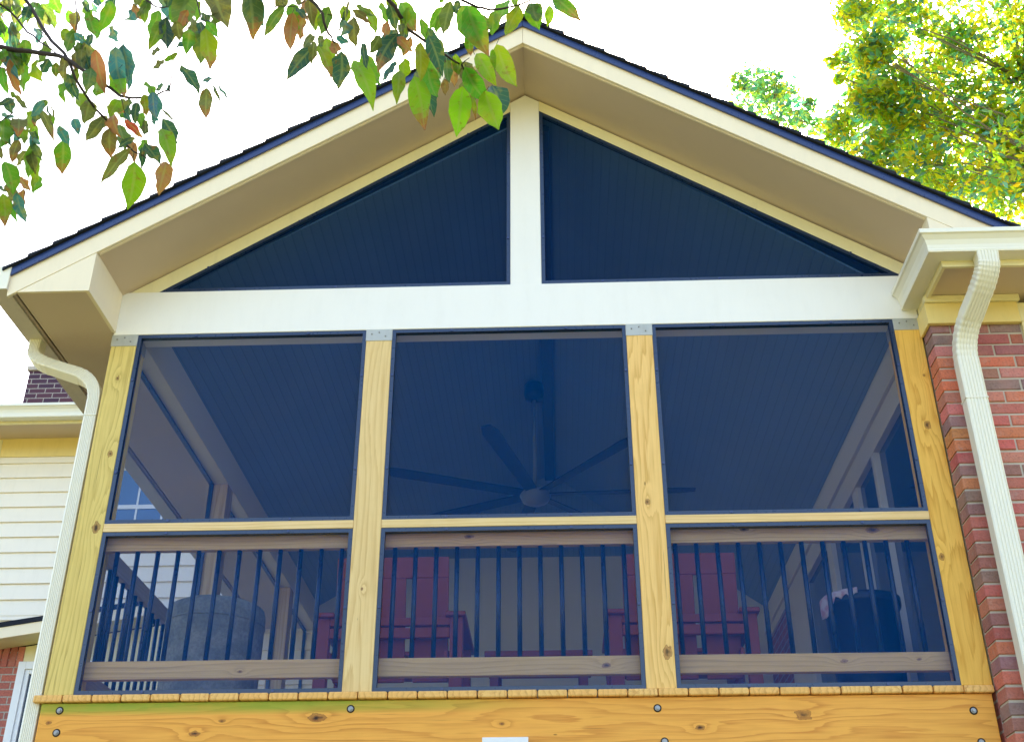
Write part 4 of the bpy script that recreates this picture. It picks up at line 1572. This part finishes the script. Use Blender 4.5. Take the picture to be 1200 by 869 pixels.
OAK = [(.40, .47, .03), (.48, .49, .02), (.33, .45, .03), (.15, .35, .15), (.12, .33, .30), (.54, .49, .02), (.24, .42, .08)]  # teal entries put shadow and sky reflection into the leaf colour
D = 19.0
rs = random.Random(3)
cl = []
ctr = dep(1150, 90, D)
# clusters whose left edge follows the picture's ragged outline
edge = [(1010, 8), (1030, 50), (1000, 75), (1010, 100), (1035, 120), (1000, 140), (985, 160), (1040, 165), (1030, 190), (1075, 190), (1060, 30), (1085, 215), (1110, 190), (1090, 140), (1075, 90), (1110, 60), (1120, 20), (1150, 110), (1165, 200), (1140, 160), (1180, 40), (1190, 90), (1190, 170), (1160, 235), (1185, 225), (1100, 100), (1050, 140), (1140, 215), (1205, 130), (1175, 140), (1000, 20), (1020, 60), (1045, 85), (1010, 120), (1065, 120), (1085, 165), (1130, 60), (1060, 5), (1100, 225), (1020, 178)]
for (x, y) in edge:
    p = dep(x + rs.uniform(-6, 6), y + rs.uniform(-6, 6), D + rs.uniform(-1.6, 1.6))
    big = x > 1050
    cl.append((p, rs.uniform(.55, .9) if big else rs.uniform(.38, .6), 430 if big else 330))
cl.append((dep(978, 72, D), .17, 60))
cl.append((dep(984, 92, D), .14, 45))
for k in range(100):
    a = rs.uniform(0, 2 * math.pi)
    q = ctr + Vector((2.6 + 3.2 * math.cos(a) * rs.uniform(.5, 1), 3.4 * math.sin(a) * rs.uniform(.3, 1), rs.uniform(-3.5, 3.8)))
    d = q - CP
    px = 600 + F * d.dot(RT) / d.dot(FW)
    if px < 1195:
        continue
    cl.append((q, rs.uniform(.8, 1.2), 520))
gb = Vector((ctr.x + 1.9, ctr.y + .5, -3))
hubs = [gb + Vector((0, 0, 8)), gb + Vector((-.2, .1, 11)), Vector((ctr.x + 1.0, ctr.y, ctr.z - 2.2)), Vector((ctr.x + .7, ctr.y + .1, ctr.z)), Vector((ctr.x + .9, ctr.y + .1, ctr.z + 3))]
bgtree('tall tree with yellow-green sunlit leaves above the right roof slope', gb, 4, cl, .15, OAK, .12, hubs)
GT = [(.12, .34, .22), (.16, .38, .18), (.24, .42, .10), (.10, .30, .26), (.44, .50, .06)]
D2 = 24
cl = []
for (x, y, r) in ((868, 98, .30), (885, 95, .42), (905, 100, .45), (920, 112, .38), (895, 118, .5), (950, 122, .17), (940, 140, .3), (962, 150, .35), (925, 135, .4), (990, 175, .4)):
    cl.append((dep(x, y, D2 + rs.uniform(-1, 1)), r * 1.2, int(560 * r)))
c2 = dep(905, 160, D2)
for k in range(20):
    cl.append((c2 + Vector((rs.uniform(-1.2, 1.8), rs.uniform(-1.5, 2.5), rs.uniform(-3.4, -.6))), rs.uniform(.5, .8), 260))
gb = Vector((c2.x + .3, c2.y + .4, -3))
bgtree('smaller bluish green tree top peeking over the middle of the right roof slope', gb, 3, cl, .15, GT, .14, [gb + Vector((0, 0, 7)), gb + Vector((0, 0, 11)), c2 + Vector((.1, 0, -1)), c2 + Vector((.1, 0, .4))])

# ---------------------------------------------------------------- light
world = bpy.data.worlds.new('World')
SC.world = world
world.use_nodes = True
nt = world.node_tree
nt.nodes.clear()
wo = nt.nodes.new('ShaderNodeOutputWorld')
bg = nt.nodes.new('ShaderNodeBackground')
sky = nt.nodes.new('ShaderNodeTexSky')
sky.sky_type = 'NISHITA'
sky.sun_disc = False
EL, AZI = 38, 14
sky.sun_elevation = math.radians(EL)
sky.sun_rotation = math.radians(AZI)
sky.altitude = 100
sky.air_density = 1.0
sky.dust_density = 6.0
sky.ozone_density = .5
bg.inputs[1].default_value = .15
nt.links.new(sky.outputs[0], bg.inputs[0])
nt.links.new(bg.outputs[0], wo.inputs[0])
sl = bpy.data.lights.new('sun', 'SUN')
sl.energy = 4.0
sl.angle = math.radians(.5)
sl.color = (1, .94, .84)
so = bpy.data.objects.new('sun', sl)
COL.objects.link(so)
el, az = math.radians(EL), math.radians(AZI)
dirv = Vector((math.sin(az) * math.cos(el), math.cos(az) * math.cos(el), math.sin(el)))
so.rotation_euler = dirv.to_track_quat('Z', 'Y').to_euler()
so.location = (0, 0, 20)

for o in bpy.data.objects:
    if '_local' in o:
        del o['_local']

SC.render.engine = 'CYCLES'
SC.cycles.max_bounces = 8
SC.cycles.diffuse_bounces = 4
SC.cycles.transparent_max_bounces = 16
SC.cycles.use_denoising = True
SC.cycles.sample_clamp_indirect = 8
vs_ = SC.view_settings
vs_.view_transform = 'Standard'
vs_.look = 'None'
vs_.exposure = 2.52
vs_.gamma = 1
